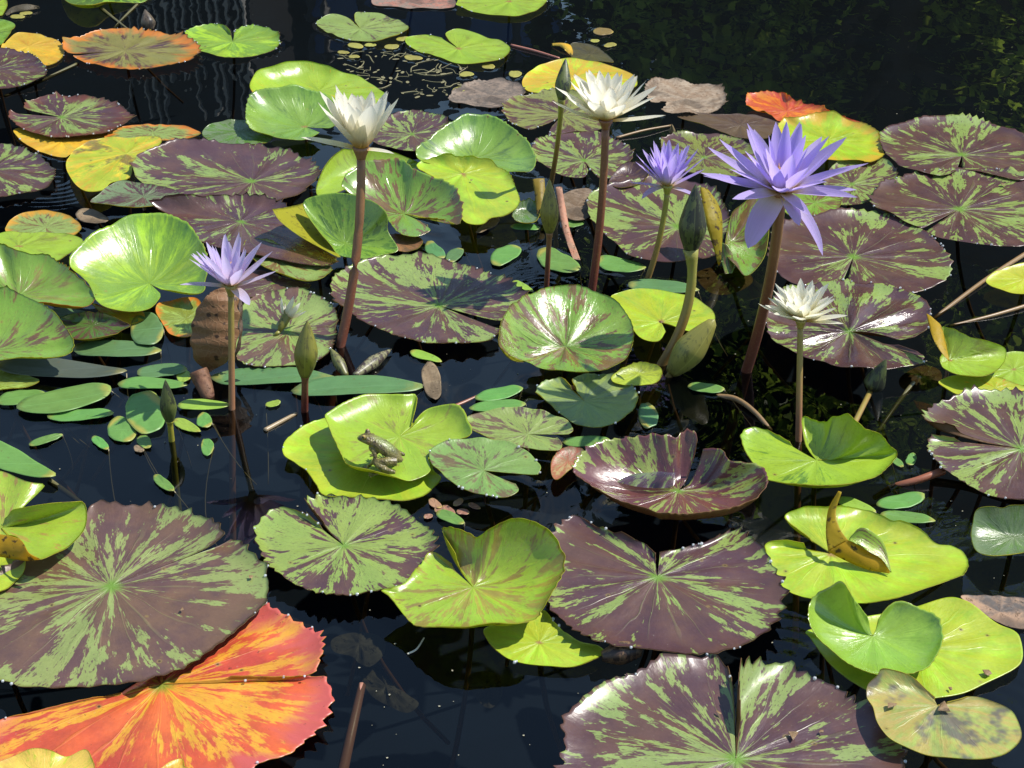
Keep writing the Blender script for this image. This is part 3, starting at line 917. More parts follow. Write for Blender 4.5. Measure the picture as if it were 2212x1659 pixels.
def build_water(x0=-2.3, x1=2.3, y0=1.25, y1=5.9, st=0.0068):
    """pond surface: fine mesh in view, climbing a little where it meets leaves and stems"""
    nx, ny = int((x1 - x0) / st) + 1, int((y1 - y0) / st) + 1
    xs, ys = np.linspace(x0, x1, nx), np.linspace(y0, y1, ny)
    M = np.zeros((ny, nx), dtype=np.float32)
    for P in FOOT:
        a, c = P.min(0), P.max(0)
        i0, i1 = np.searchsorted(xs, [a[0], c[0]]); j0, j1 = np.searchsorted(ys, [a[1], c[1]])
        if i1 <= i0 or j1 <= j0: continue
        X, Y = np.meshgrid(xs[i0:i1], ys[j0:j1])
        ins = np.zeros(X.shape, dtype=bool)
        for k in range(len(P)):
            (xa, ya), (xb, yb) = P[k], P[(k + 1) % len(P)]
            if ya == yb: continue
            ins ^= ((ya > Y) != (yb > Y)) & (X < (xb - xa) * (Y - ya) / (yb - ya) + xa)
        M[j0:j1, i0:i1] = np.maximum(M[j0:j1, i0:i1], ins)
    def blur(A, k):
        for ax in (0, 1):
            Z = np.cumsum(np.concatenate([np.zeros_like(np.take(A, [0], ax)), np.pad(A, [(k, k) if q == ax else (0, 0) for q in (0, 1)], mode='edge')], ax), ax)
            n = A.shape[ax]
            A = (np.take(Z, range(2 * k + 1, 2 * k + 1 + n), ax) - np.take(Z, range(0, n), ax)) / (2 * k + 1)
        return A
    H = blur(blur(M, 1), 1) * 0.0017 + blur(blur(M, 3), 3) * 0.0008
    rg = np.random.RandomState(4)
    X, Y = np.meshgrid(xs, ys)
    # faint rings running out from a few stems and pad edges
    for (px, py, am, wl, fall) in ((1180, 628, .00022, .022, .12), (2110, 1560, .00035, .030, .16), (2180, 1260, .00035, .026, .16), (1380, 880, .0003, .026, .16), (1060, 490, .0003, .024, .12), (1240, 400, .0003, .024, .14), (120, 390, .0003, .026, .14), (1040, 1090, .0002, .024, .12), (1700, 1420, .0003, .028, .14)):
        q = gp(px, py, 0)
        d = np.hypot(X - q.x, Y - q.y)
        H += am * np.sin(d / wl * 6.283) * np.exp(-(d / fall) ** 2)
    ed = np.minimum(np.minimum(X - x0, x1 - X), np.minimum(Y - y0, y1 - Y))
    H *= np.clip(ed / 0.05, 0, 1)
    V = np.stack([X.ravel(), Y.ravel(), H.ravel()], 1)
    i = np.arange(nx * ny).reshape(ny, nx)
    Q = np.stack([i[:-1, :-1].ravel(), i[:-1, 1:].ravel(), i[1:, 1:].ravel(), i[1:, :-1].ravel()], 1)
    n0 = len(V)
    ox0, ox1, oy0, oy1 = -14, 14, -3, 9.0
    V = np.vstack([V, [(ox0, oy0, 0), (ox1, oy0, 0), (ox1, oy1, 0), (ox0, oy1, 0)]])
    A, B, Cc, Dd = i[0, 0], i[0, -1], i[-1, -1], i[-1, 0]
    Q = np.vstack([Q, [(n0, n0 + 1, B, A), (n0 + 1, n0 + 2, Cc, B), (n0 + 2, n0 + 3, Dd, Cc), (n0 + 3, n0, A, Dd)]])
    me = bpy.data.meshes.new('pond_water')
    me.vertices.add(len(V)); me.vertices.foreach_set('co', V.astype(np.float32).ravel())
    me.loops.add(len(Q) * 4); me.loops.foreach_set('vertex_index', Q.astype(np.int32).ravel())
    me.polygons.add(len(Q)); me.polygons.foreach_set('loop_start', (np.arange(len(Q)) * 4).astype(np.int32))
    me.update(calc_edges=True)
    sm = np.ones(len(Q), dtype=bool); sm[-4:] = False
    me.polygons.foreach_set('use_smooth', sm)
    me.materials.append(water_mat())
    o = bpy.data.objects.new('pond_water', me)
    link(o)
    tag(o, 'still dark navy water of the lily pond', None, None, 'structure')

# ================================================================= the pads, from the far side to the near side
mot = lambda amt, A=MOSS, B=PURP, **k: pad_mat(A, B, min(.85, amt + .0), **{'hub': (0.16, 0.30, 0.03), 'coat': .30, **k})
HB = (0.34, 0.20, 0.06)
lime = lambda **k: pad_mat(LIME, OLIVE, 0.25, soft=0.08, hub=HB, **k)
limey = lambda **k: pad_mat(LIMEY, LIME, 0.4, soft=0.1, hub=HB, **k)
grn = lambda **k: pad_mat(GREEN, DGREEN, 0.25, soft=0.09, rough=0.30, hub=HB, **k)
UP = under_mat(UNDERP, 0.4, 0.3)
UY = under_mat((0.42, 0.42, 0.03), 0.5, 0.5)
DD = dead_mat(DEAD, TAN)

# --- far row, left
pad('bright green pad cut by the top left corner of the picture', (-22, 12), [(-60, 0), (-20, -8), (10, -2), (16, 12), (8, 28), (0, 33), (-40, 35)], lime(), n=70)
pad('pointed green pad at the left edge above the yellow pad', (-25, 72), [(-80, 60), (-40, 43), (0, 42), (20, 47), (33, 54), (25, 68), (12, 85), (0, 97), (-40, 105), (-80, 90)], grn(), n=80, L=1)
pad('golden yellow pad touching the orange rimmed pad at upper left', (62, 100), [(2, 108), (12, 92), (30, 76), (48, 71), (75, 73), (105, 82), (130, 92), (139, 102), (138, 115), (135, 124), (120, 136), (95, 142), (60, 136), (20, 125)], pad_mat(YEL, AMBER, 0.35, soft=0.08, spot=0.5), n=90, glints=10)
pad('dark mottled pad at the left edge below the golden yellow pad', (-15, 150), [(-90, 150), (-60, 118), (-20, 108), (0, 107), (30, 111), (60, 120), (85, 135), (98, 150), (95, 165), (70, 178), (30, 188), (0, 192), (-50, 190), (-85, 175)], mot(0.68), L=1, teeth=0.006, glints=22)
pad('brown and green pad with orange rim, far upper left', (270, 109), [(146, 117), (138, 107), (142, 95), (160, 85), (195, 75), (230, 68), (270, 66), (310, 69), (350, 74), (390, 82), (418, 94), (429, 104), (424, 118), (410, 132), (380, 137), (330, 147), (285, 150), (240, 146), (200, 138), (170, 129), (158, 121)], pad_mat((0.24, 0.22, 0.06), PURP, 0.42, rim=ORANGE, soft=0.05), teeth=0.011, L=1, glints=16, under=UP)
pad('light green pad right of the orange rimmed pad', (503, 90), [(506, 76), (520, 62), (545, 57), (575, 64), (598, 75), (604, 90), (600, 104), (585, 112), (560, 118), (520, 124, 0.4), (480, 122, .4), (445, 114), (420, 104), (402, 84), (408, 68), (430, 60), (460, 56), (485, 62), (499, 76)], pad_mat(GREEN, LIME, 0.35, soft=.06), teeth=0.005, glints=14)
pad('dark green pad cut by the top edge above the orange rimmed pad', (230, -25), [(130, -20), (140, 0, 2), (165, 10, 3), (200, 11, 3), (230, 4, 2), (270, 4, 1), (300, 5), (320, -2), (340, -25), (300, -45), (230, -52), (160, -45)], pad_mat(DGREEN, GREEN, .3), n=90)
pad('mottled purple pad with reddish left rim, upper left', (132, 253), [(52, 236), (60, 222), (85, 213), (120, 209), (160, 212), (200, 215), (240, 225), (270, 240), (285, 254), (275, 266), (255, 275), (230, 288), (190, 292), (150, 296), (110, 294), (70, 285), (40, 272), (22, 258), (24, 246)], mot(0.55, rim=REDB), L=2, teeth=0.007, glints=18)
pad('amber yellow pad half hidden under the reddish rimmed pad', (135, 304), [(30, 282), (40, 300), (70, 320), (110, 335), (140, 340), (155, 332), (190, 322), (235, 310), (240, 285), (150, 272), (60, 275)], pad_mat(YEL, AMBER, .6, soft=.08), n=90, glints=5)
pad('narrow green pad with orange tip behind the lime yellow pad', (330, 286), [(226, 298), (240, 285), (270, 274), (320, 270), (380, 272), (420, 280), (434, 288), (420, 296), (380, 302), (330, 303), (260, 302)], pad_mat(MOSS, BROWN, .4, rim=ORANGE), L=1, n=90)
pad('lime yellow pad with a brown stain, left of the long purple pad', (272, 332), [(200, 306), (225, 299), (260, 298), (300, 296), (335, 297), (350, 304), (335, 320), (310, 330), (292, 345), (286, 365), (278, 386), (240, 395), (225, 410), (190, 414), (165, 400), (148, 375), (143, 355), (155, 330), (175, 318)], pad_mat(LIMEY, YEL, .45, soft=.09, stain=BROWN), L=3, n=110)
pad('purple mottled pad at the left edge beside the lime yellow pad', (-20, 365), [(-100, 360), (-60, 322), (0, 312), (40, 322), (80, 340), (105, 360), (116, 380), (105, 400), (80, 410), (40, 418), (0, 425), (-60, 420), (-95, 395)], mot(0.66), L=1, teeth=0.005, glints=6)
pad('long purple pad with silvery far rim, left of the tall white lily', (545, 392), [(290, 365, .5), (300, 345, 1), (325, 328, 1.5), (365, 315, 1.8), (400, 308, 1.8), (450, 309, 1.5), (490, 312, 1), (540, 315, .8), (590, 325, .5), (640, 340), (675, 358), (688, 375), (680, 395), (650, 415), (610, 430), (575, 438), (540, 443), (480, 440), (420, 440), (370, 430), (320, 405), (295, 385)], mot(0.70), L=4, teeth=0.009, pw=3, under=UP)
pad('dark green mottled pad behind the long purple pad', (520, 286), [(437, 290), (450, 272, .5), (490, 262, 1), (530, 260, 1), (570, 270, .8), (592, 290), (580, 305), (540, 312), (490, 312), (455, 306)], pad_mat(GREY, DGREEN, .5, rough=.28), L=2, n=90)
pad('grey green mottled pad wedged in front of the long purple pad', (310, 424), [(195, 437), (215, 420, .5), (240, 400, 1), (265, 392, 1.2), (300, 395, 1), (350, 405, .5), (380, 412), (385, 425), (350, 440), (300, 447, .8), (250, 443, .8), (215, 440)], pad_mat(GREY, PURP, .45, soft=.03), L=5, n=100)

# --- far row, middle
pad('green pad with a notch beside the dark reflection, top centre', (778, 62), [(767, 46), (768, 30), (790, 30), (820, 30), (850, 40), (875, 52), (883, 62), (870, 70, 1), (850, 78, 1.4), (820, 86, 1.2), (790, 88, .4), (750, 85), (715, 73), (690, 60), (684, 48), (700, 36), (725, 32), (750, 38), (763, 48)], pad_mat(MOSS, PURP, .22, soft=.06), glints=8, pw=4)
pad('yellow green notched pad right of the top centre pad', (990, 105), [(970, 88), (963, 72), (985, 63), (1010, 67), (1045, 78), (1085, 92), (1102, 105), (1095, 118, .6), (1070, 130, 1), (1030, 136, .8), (985, 136), (945, 122), (910, 112), (880, 98), (876, 86), (890, 79), (920, 77), (955, 84)], lime(), glints=6, pw=4)
pad('bright green pad cut by the top edge, right of centre', (1100, 3), [(985, 10), (1010, -10), (1100, -25), (1170, -15), (1182, 0), (1165, 18), (1130, 32), (1090, 34), (1040, 28), (1000, 18)], lime(), n=100, L=1, glints=6)
pad('withered grey and pink pad cut by the top edge', (890, -5), [(802, 3), (815, 12), (850, 13), (880, 18), (920, 17), (960, 18), (985, 10), (960, -20), (880, -25), (820, -15)], dead_mat((0.24, 0.19, 0.15), (0.40, 0.17, 0.12)), n=80, under=DD)
pad('large lime pad with orange streak behind the tall white lily', (690, 196), [(553, 210), (540, 190, 1), (548, 165, 2), (565, 150, 2.5), (605, 138, 3), (650, 132, 3), (700, 140, 2.5), (730, 155, 1.5), (770, 165, .5), (800, 180), (832, 205), (815, 225), (780, 240), (700, 250), (620, 240), (570, 225)], pad_mat(LIME, AMBER, .16, soft=.06, rough=.3), L=1, pw=4, lift=2)
pad('glossy green pad with upturned far rim, left of the tall white lily', (660, 274), [(720, 277), (732, 262, 1), (726, 232, 3), (705, 210, 4), (670, 198, 4.5), (640, 192, 4.5), (595, 193, 4), (560, 199, 3.5), (545, 208, 3), (536, 225, 2), (532, 245, 1), (533, 265), (545, 280), (575, 290), (605, 299), (640, 302), (668, 298), (690, 286)], grn(coat=.8), L=3, r0=.1, pw=2.2, teeth=.003, under=UY, lift=3)
pad('purple mottled pad partly hidden behind the tall white lily stem', (890, 290), [(800, 300), (840, 260), (870, 246), (900, 243), (940, 250), (965, 262), (950, 300), (900, 325), (850, 320)], mot(.55), L=1, teeth=.004, n=90)
pad('glossy dark green pad with tall upturned rim, centre top', (1025, 342), [(1110, 372), (1145, 372), (1157, 355, .5), (1150, 330, 1.5), (1135, 305, 3), (1110, 280, 4.5), (1075, 262, 5), (1040, 254, 5), (1000, 256, 4.5), (975, 268, 4), (950, 285, 3), (925, 305, 2), (903, 325, 1), (900, 340), (915, 352), (960, 362), (1010, 370)], grn(coat=.8), L=3, r0=.1, pw=2.2, teeth=.003, under=UY, lift=3)
pad('lime pad with a bud shaped shadow on it', (1000, 375), [(905, 353, .5), (930, 342, 1.5), (960, 339, 2), (1000, 344, 1.6), (1030, 345, 1.8), (1060, 352, 1.2), (1090, 372, .5), (1110, 400), (1122, 430), (1115, 450), (1090, 465), (1060, 470), (1045, 482), (1020, 484), (1000, 475), (990, 450), (970, 420), (940, 390), (905, 370)], limey(), L=5, pw=4, teeth=.002)
pad('pale lime pad directly behind the tall white lily stem', (790, 368), [(683, 410), (690, 385, 1), (705, 355, 2), (725, 335, 2.6), (755, 322, 3), (800, 325, 3), (850, 332, 2.4), (890, 345, 1.2), (905, 355), (890, 375), (850, 390), (760, 405), (720, 418), (690, 422)], lime(rough=.3, coat=0.7), L=3, pw=3, lift=3)
pad('glossy mottled pad curled up beside the tall white lily stem', (872, 462), [(905, 471), (960, 478), (985, 488), (995, 478, 1), (997, 450, 3), (985, 420, 4.5), (965, 400, 5.5), (930, 385, 6), (895, 370, 6.5), (870, 356, 6.5), (840, 349, 6.5), (805, 352, 6), (775, 365, 5), (750, 385, 4), (740, 405, 2.5), (755, 420, 1.5), (795, 440, .5), (822, 458), (840, 475), (850, 490), (870, 507), (900, 510), (928, 497), (908, 478)], pad_mat(GREEN, BROWN, .42, rough=.22, coat=0.9), L=5, r0=.12, pw=1.8, teeth=.004, under=UY, lift=2)
r_ = pad('folded green pad with a yellow speckled lobe, behind the central purple pad', (745, 527), [(860, 541), (838, 500, 3), (838, 470, 6), (825, 450, 8), (790, 430, 8.5), (740, 419, 8.5), (690, 423, 7.5), (655, 440, 6), (680, 490, 3), (715, 530, .8), (735, 552), (790, 558), (830, 550)], pad_mat(GREEN, DGREEN, .4, rough=.27, coat=.3), L=5, r0=.08, pw=1.5, under=UY, ruffle=0.0)
sheet('folded_lobe', [(660, 438, 7.2), (690, 488, 5), (718, 535, 3), (736, 556, 5.2)], [(588, 452, 10), (605, 478, 8.8), (650, 512, 6.8), (730, 556, 5)], UY, r_, bulge=.008, seed=2)
pad('glossy purple pad with saw toothed far rim, left of the folded pad', (520, 478), [(335, 448, .5), (365, 434, 1.6), (400, 430, 2), (450, 428, 2), (500, 426, 1.8), (553, 432, 1.2), (600, 442, .8), (645, 475), (690, 530), (725, 560), (700, 575), (640, 570), (560, 552), (500, 540), (430, 518), (380, 475), (345, 458)], mot(.75, rough=.25, coat=0.6), L=4, teeth=.009, pw=4, lift=1.5)
pad('yellow green and brown edged pad under the folded pad', (600, 562), [(540, 520), (600, 535), (660, 560), (715, 580), (700, 600, .8), (660, 605, 1), (610, 590, 1), (570, 575, .5), (530, 550)], pad_mat(MOSS, BROWN, .5), L=3, n=80, teeth=.003, under=UY)
pad('dark purple pad behind the small violet lily', (590, 612), [(500, 640), (520, 600), (560, 585), (610, 600), (650, 610), (672, 617), (650, 628), (600, 638), (560, 640)], mot(.8), L=1, n=80)
pad('small brown dying pad in front of the folded green pad', (860, 525), [(808, 525), (830, 512), (860, 507), (900, 512), (913, 522), (905, 535), (880, 543), (850, 540), (820, 535)], pad_mat(BROWN, (0.22, .10, .06), .5, soft=.06), L=2, n=70)

# --- far row, right
pad('yellow orange pad behind the rear white lily', (1240, 167), [(1128, 178), (1135, 165, .5), (1155, 148, 1), (1185, 134, 1.2), (1220, 128, 1.2), (1260, 130, 1), (1300, 137, .8), (1340, 150), (1370, 165), (1375, 185), (1340, 200), (1280, 205), (1200, 203), (1150, 200), (1132, 190)], pad_mat(YEL, LIMEY, .4, soft=.08), L=1, pw=4)
r_ = pad('sunken olive leaf with a curled yellow tip, behind the yellow orange pad', (1275, 116), [(1232, 98), (1260, 94), (1290, 103), (1315, 122), (1325, 134), (1290, 132), (1240, 130)], pad_mat((.10, .085, .03), (.07, .06, .03), .5, soft=.08), n=60)
sheet('curled_tip', [(1192, 94, .5), (1215, 93, 1.5), (1232, 98, 1.5), (1238, 112, 1)], [(1194, 98, .5), (1212, 102, .8), (1225, 113, .6), (1236, 124, .3)], pad_mat(YEL, AMBER, .4, soft=.08), r_, bulge=.004)
pad('brownish mottled pad below the yellow orange pad', (1215, 248), [(1197, 260), (1165, 274), (1140, 280), (1110, 270), (1092, 255), (1088, 238), (1098, 222), (1120, 210), (1160, 203), (1200, 200), (1250, 205), (1300, 225), (1310, 250), (1305, 275), (1280, 283), (1240, 285), (1200, 290), (1185, 290), (1192, 272)], pad_mat((.24, .26, .07), PURP, .45, soft=.05), L=2, teeth=.005, glints=16)
pad('green and purple streaked pad behind the long bud stem', (1262, 347), [(1276, 366), (1296, 385), (1330, 380), (1355, 362), (1366, 340), (1355, 320), (1330, 305), (1290, 294), (1250, 290), (1200, 293), (1165, 305), (1150, 320), (1155, 340), (1175, 358), (1205, 375), (1240, 384), (1262, 381), (1271, 368)], mot(.48), L=1, teeth=.006, glints=12)
pad('withered brown pad right of the rear white lily', (1480, 212), [(1395, 203), (1400, 185), (1440, 177), (1490, 179), (1540, 185), (1565, 205), (1562, 225), (1540, 240), (1490, 245), (1445, 247), (1432, 236), (1442, 222), (1410, 220)], dead_mat((.24, .16, .10), (.36, .28, .20)), L=2, teeth=.008, under=DD, ruffle=.007)
pad('withered brown pad left of the yellow orange pad', (1060, 205), [(970, 212), (990, 195), (1020, 180), (1060, 174), (1100, 178), (1128, 190), (1130, 210), (1100, 225), (1060, 233), (1010, 225), (980, 222)], dead_mat((.13, .105, .085), (.27, .20, .15)), teeth=.004, under=DD, n=90)
pad('red orange dying pad at the upper right', (1700, 240), [(1612, 222), (1618, 208, .4), (1650, 203, .6), (1690, 205, .8), (1705, 218, .6), (1740, 226, .8), (1775, 236, .8), (1785, 245, .5), (1830, 258), (1860, 268), (1800, 280), (1740, 275), (1690, 262), (1650, 245), (1620, 235)], pad_mat(RED, ORANGE, .4, soft=.06), L=2, teeth=.003, ruffle=.003)
pad('lime pad with yellow tip behind the large violet lily', (1790, 302), [(1690, 265, .4), (1720, 258, 1.2), (1760, 249, 1.8), (1790, 248, 2), (1830, 258, 1.5), (1865, 272, 1), (1895, 290, .4), (1900, 312), (1908, 335), (1880, 350), (1850, 345), (1800, 345), (1740, 340), (1690, 330), (1670, 300)], pad_mat(LIMEY, LIME, .5, rim=YEL, soft=.08, rough=.3), L=4, pw=3, teeth=.003)
pad('flat brown pad between the withered pad and the large violet lily', (1600, 270), [(1463, 252), (1500, 246), (1550, 248), (1600, 247), (1650, 255), (1690, 270), (1690, 290), (1640, 300), (1600, 298), (1560, 285), (1510, 268)], pad_mat((.13, .085, .055), (.10, .06, .045), .5, soft=.08), L=1, n=90)
pad('mottled olive pad right behind the two violet lilies', (1520, 340), [(1428, 310), (1440, 298), (1480, 292), (1540, 293), (1590, 300), (1620, 320), (1640, 345), (1620, 370), (1580, 382), (1540, 375), (1480, 372), (1440, 350)], mot(.45, (.22, .25, .06)), L=3, teeth=.005, glints=5)
pad('large mottled purple pad at the far right edge', (2078, 335), [(2080, 366), (2110, 369), (2150, 378), (2212, 388), (2245, 355), (2240, 320), (2212, 298), (2170, 280, .4), (2130, 265, .8), (2080, 256, 1), (2020, 255, 1), (1970, 262, .8), (1930, 275, .5), (1905, 290, .2), (1900, 310), (1915, 335), (1950, 360), (2000, 375), (2040, 378), (2066, 368)], mot(.66), L=4, teeth=.006, pw=4)
pad('large mottled pad at the right edge below the far right one', (2072, 452), [(2000, 500), (2030, 512), (2080, 522), (2140, 530), (2180, 532), (2212, 528), (2260, 500), (2275, 460), (2260, 410), (2212, 385), (2150, 372), (2080, 370), (2010, 374), (1950, 385), (1905, 400), (1885, 425), (1890, 455), (1930, 470), (1975, 488), (1992, 494)], mot(.64), L=3, teeth=.007, glints=20)
pad('round purple pad with bright green centre, right', (1843, 555), [(1826, 628), (1870, 640), (1920, 640), (1965, 635), (2010, 622), (2045, 600), (2052, 580), (2040, 550), (2015, 520), (1980, 495), (1930, 475), (1870, 462, .4), (1810, 460, .7), (1760, 466, .7), (1710, 478, .4), (1680, 500), (1668, 530), (1665, 570), (1690, 600), (1720, 615), (1770, 622), (1812, 626)], mot(.70), L=2, teeth=.006, glints=26, pw=4)
pad('crinkled silvery purple pad under the small white lily', (1835, 716), [(1945, 735), (1985, 728), (2010, 705), (2002, 665), (1970, 640), (1920, 625), (1860, 615), (1800, 612), (1740, 615), (1695, 630), (1665, 660), (1655, 690), (1660, 720), (1690, 750), (1740, 770), (1780, 780), (1820, 792, .5), (1880, 797, .5), (1940, 795), (1985, 785), (1990, 765), (1940, 745)], mot(.66, rough=.24, coat=.35, ves=.7), L=4, teeth=.004, fold=.006, ruffle=.003, glints=14)
pad('mottled pad right of the large violet lily', (1840, 398), [(1780, 400), (1790, 370), (1820, 350), (1870, 345), (1915, 352), (1935, 372), (1930, 400), (1900, 425), (1860, 440), (1810, 440), (1785, 425)], mot(.48, MOSS, (.11, .06, .05)), L=2, teeth=.004, n=90)
pad('small olive mottled pad under the large violet lily', (1760, 438), [(1690, 440), (1720, 415), (1770, 405), (1812, 420), (1815, 445), (1790, 462), (1740, 468), (1700, 462)], pad_mat(GREEN, BROWN, .4), L=3, n=80)
pad('mottled pad with pale far rim below the smaller violet lily', (1465, 490), [(1505, 560), (1450, 565), (1400, 562), (1360, 550), (1330, 525), (1295, 500), (1275, 470), (1270, 440), (1285, 415, .5), (1330, 400, 1), (1380, 390, 1.2), (1440, 385, 1), (1500, 395, .5), (1545, 420), (1570, 470), (1560, 520), (1540, 550)], mot(.60), L=2, teeth=.006, pw=4, glints=8)
r_ = pad('crumpled dark green pad behind the large upright bud', (1578, 522), [(1572, 500, 2), (1582, 465, 5), (1605, 440, 7), (1640, 430, 7), (1660, 465, 5.5), (1657, 530, 3), (1642, 570, 1), (1612, 594), (1590, 572), (1568, 545)], pad_mat(GREEN, BROWN, .45, rough=.24, coat=.4), L=4, r0=.05, pw=1.4, n=100, ruffle=.004, under=UY)
sheet('rolled_lobe', [(1512, 405, 16), (1522, 470, 12), (1538, 525, 7), (1552, 575, 2)], [(1532, 412, 15), (1556, 450, 12), (1561, 500, 8.5), (1557, 568, 3)], under_mat((.38, .31, .02), .9, .5), r_, bulge=.012, seed=4)
sheet('drooping_tip', [(1556, 525, 5), (1558, 560, 2), (1566, 592, 1)], [(1572, 530, 5), (1590, 565, 2), (1582, 590, 1)], pad_mat(GREEN, BROWN, .5, rough=.25, coat=.3), r_, bulge=.006, seed=5)
pad('small crumpled dark pad left of the smaller violet lily', (1355, 380), [(1315, 395), (1335, 365, 1), (1360, 350, 2), (1390, 355, 2), (1400, 380, 1), (1370, 400), (1340, 405)], mot(.75, BROWN, PURPD), L=4, n=60, ruffle=.004)
pad('ragged brown scrap of pad between the white lily stem and the short bud', (1245, 445), [(1205, 430), (1230, 415), (1275, 410), (1285, 440), (1270, 470), (1240, 475), (1215, 460)], dead_mat((.14, .09, .05), (.25, .18, .12)), L=1, n=60, under=DD)
pad('small silvery dark rimmed pad left of the short bud', (1135, 462), [(1108, 468), (1115, 447, 1), (1140, 436, 1.6), (1162, 442, 1.4), (1166, 460, .8), (1155, 478, .8), (1125, 480, .6)], pad_mat(GREY, DGREEN, .4, rough=.2, coat=.5), L=2, n=70, pw=3, teeth=.003)

# --- middle, left
pad('green pad with brown rays at the left edge', (98, 490), [(12, 500), (25, 475), (60, 460, .4), (110, 456, .6), (150, 468, .3), (174, 487), (172, 500), (150, 511), (100, 513), (40, 510)], pad_mat(MOSS, BROWN, .32, rim=AMBER, soft=.05), L=1, n=100, pw=4)
pad('flat lime pad at the left edge below the rayed pad', (40, 532), [(-60, 520), (0, 505), (60, 503), (120, 505), (178, 518), (165, 538), (140, 555), (122, 563), (80, 560), (20, 545), (-60, 550)], lime(), L=3, n=90)
pad('large glossy green pad with tall rounded rim, left', (322, 612), [(350, 626), (430, 638, .5), (443, 610, 2), (447, 570, 4.5), (437, 530, 6), (410, 497, 7), (370, 474, 7.5), (330, 466, 7.5), (285, 468, 7), (245, 485, 6), (205, 510, 4.5), (170, 540, 3), (152, 562, 2), (156, 582, 1), (185, 610), (200, 630), (215, 655, .5), (250, 667, .8), (290, 672, .8), (325, 665, .5), (345, 645), (346, 634)], pad_mat(GREEN, LIME, .35, soft=.1, rough=.27, coat=.35), L=5, r0=.1, pw=1.8, teeth=.002, under=UY, lift=3.2)
pad('green pad with upturned rim at the left edge', (40, 637), [(-60, 600), (-30, 560, 3), (0, 537, 4), (30, 543, 4.5), (60, 550, 4.5), (110, 562, 4), (150, 590, 3), (180, 615, 1.5), (203, 640), (200, 660, .4), (180, 668, .8), (130, 660, 1), (80, 652, .6), (0, 655), (-60, 640)], pad_mat(GREEN, (.2, .18, .05), .36, soft=.06, rough=.27, coat=0.8), L=6, r0=.1, pw=1.8, teeth=.003, under=under_mat((.5, .22, .02), .3, .5), lift=3)
pad('brown and green mottled pad with upturned rim at the left edge', (-15, 758), [(-90, 700), (-50, 645, 4), (0, 632, 5), (50, 640, 5), (90, 660, 4.5), (125, 690, 3.5), (150, 725, 2), (160, 755), (145, 772), (100, 777), (40, 776), (-20, 778), (-90, 770)], pad_mat(GREEN, BROWN, .42, soft=.03, rough=.27, coat=0.7), L=7, r0=.1, pw=1.8, teeth=.003, under=UY, lift=1.5)
pad('green pad with orange rim behind the rolled brown leaf', (402, 688), [(337, 675), (345, 655), (375, 648), (425, 646), (440, 680), (430, 715), (405, 728), (370, 722), (355, 705)], pad_mat(OLIVE, MOSS, .4, rim=ORANGE, soft=.05), L=1, n=80)
pad('yellow orange edge of a pad under the large glossy green pad', (255, 680), [(200, 657), (240, 668), (300, 670), (312, 690), (280, 702), (250, 692), (215, 674)], pad_mat(AMBER, LIMEY, .3, soft=.08), L=1, n=60)
pad('small dark glossy pad with a speckled near fold, left', (200, 702), [(130, 692), (150, 682, 1), (190, 676, 1.6), (230, 680, 1.6), (265, 695, 1), (282, 705, .4), (262, 716), (242, 722, 1.2), (190, 732, 1.4), (150, 728, 1), (138, 708)], pad_mat(DGREEN, PURP, .4, rough=.22, coat=.5), L=2, n=90, pw=3, under=under_mat((.25, .2, .02), .9, .4))
pad('mottled pad under the withering white bud', (622, 715), [(556, 642), (600, 635), (650, 632), (690, 645), (715, 665), (728, 690), (722, 725), (710, 760), (680, 780), (640, 788), (590, 790), (540, 788), (510, 770), (500, 730), (515, 680)], mot(.45, MOSS, (.12, .06, .05)), L=1, teeth=.005, glints=18)
pad('olive green pad corner at the left edge below the long dark pondweed leaf', (-10, 828), [(-80, 830), (-40, 806), (0, 802), (40, 808), (85, 822), (60, 836), (0, 842), (-60, 850)], pad_mat(OLIVE, MOSS, .5, soft=.05), n=70)

# --- middle
pad('big purple and green streaked pad in the centre with a lily shadow', (948, 660), [(1082, 712), (1060, 733), (1030, 738), (980, 740), (920, 738), (870, 728), (820, 710), (780, 690), (745, 670), (722, 645), (718, 620, .5), (735, 595, 1), (770, 572, 1.4), (820, 558, 1.4), (870, 556, 1.2), (920, 558, .8), (980, 570, .4), (1040, 590), (1090, 610), (1125, 635), (1130, 660), (1100, 690, 1.2)], mot(.58, rough=.3, coat=.2), L=2, teeth=.007, glints=24, pw=4, under=UP, n=200)
pad('glossy mottled pad standing up steeply, right of centre', (1222, 748), [(1100, 768, 3), (1079, 748, 6), (1079, 728, 7.6), (1084, 700, 8), (1105, 668, 7.6), (1145, 638, 6.8), (1190, 626, 6), (1230, 624, 5.6), (1275, 631, 5), (1320, 650, 4), (1350, 678, 2.8), (1366, 712, 1.6), (1365, 748, .8), (1350, 777, .2), (1320, 795), (1270, 803), (1220, 800), (1170, 795), (1140, 784)], pad_mat(GREEN, BROWN, .45, soft=.02, rough=.26, coat=.8, ves=.7), L=5, r0=.08, pw=1.3, fold=.004, under=UY, teeth=.002)
pad('lime pad behind the large upright bud stem', (1428, 692), [(1438, 716), (1425, 735), (1405, 737), (1380, 727), (1362, 700), (1335, 660), (1320, 640), (1350, 630), (1400, 625), (1450, 632), (1500, 645), (1530, 665), (1545, 685), (1535, 705), (1500, 718), (1460, 706)], limey(rough=.3), L=3, dish=.004)
pad('small yellow green pad at the foot of the leaning pod', (1378, 808), [(1320, 820), (1340, 800, .6), (1375, 785, 1.2), (1410, 788, 1.2), (1430, 800, .6), (1420, 825), (1380, 832), (1340, 830)], pad_mat(LIMEY, OLIVE, .4, soft=.08), L=3, n=70)
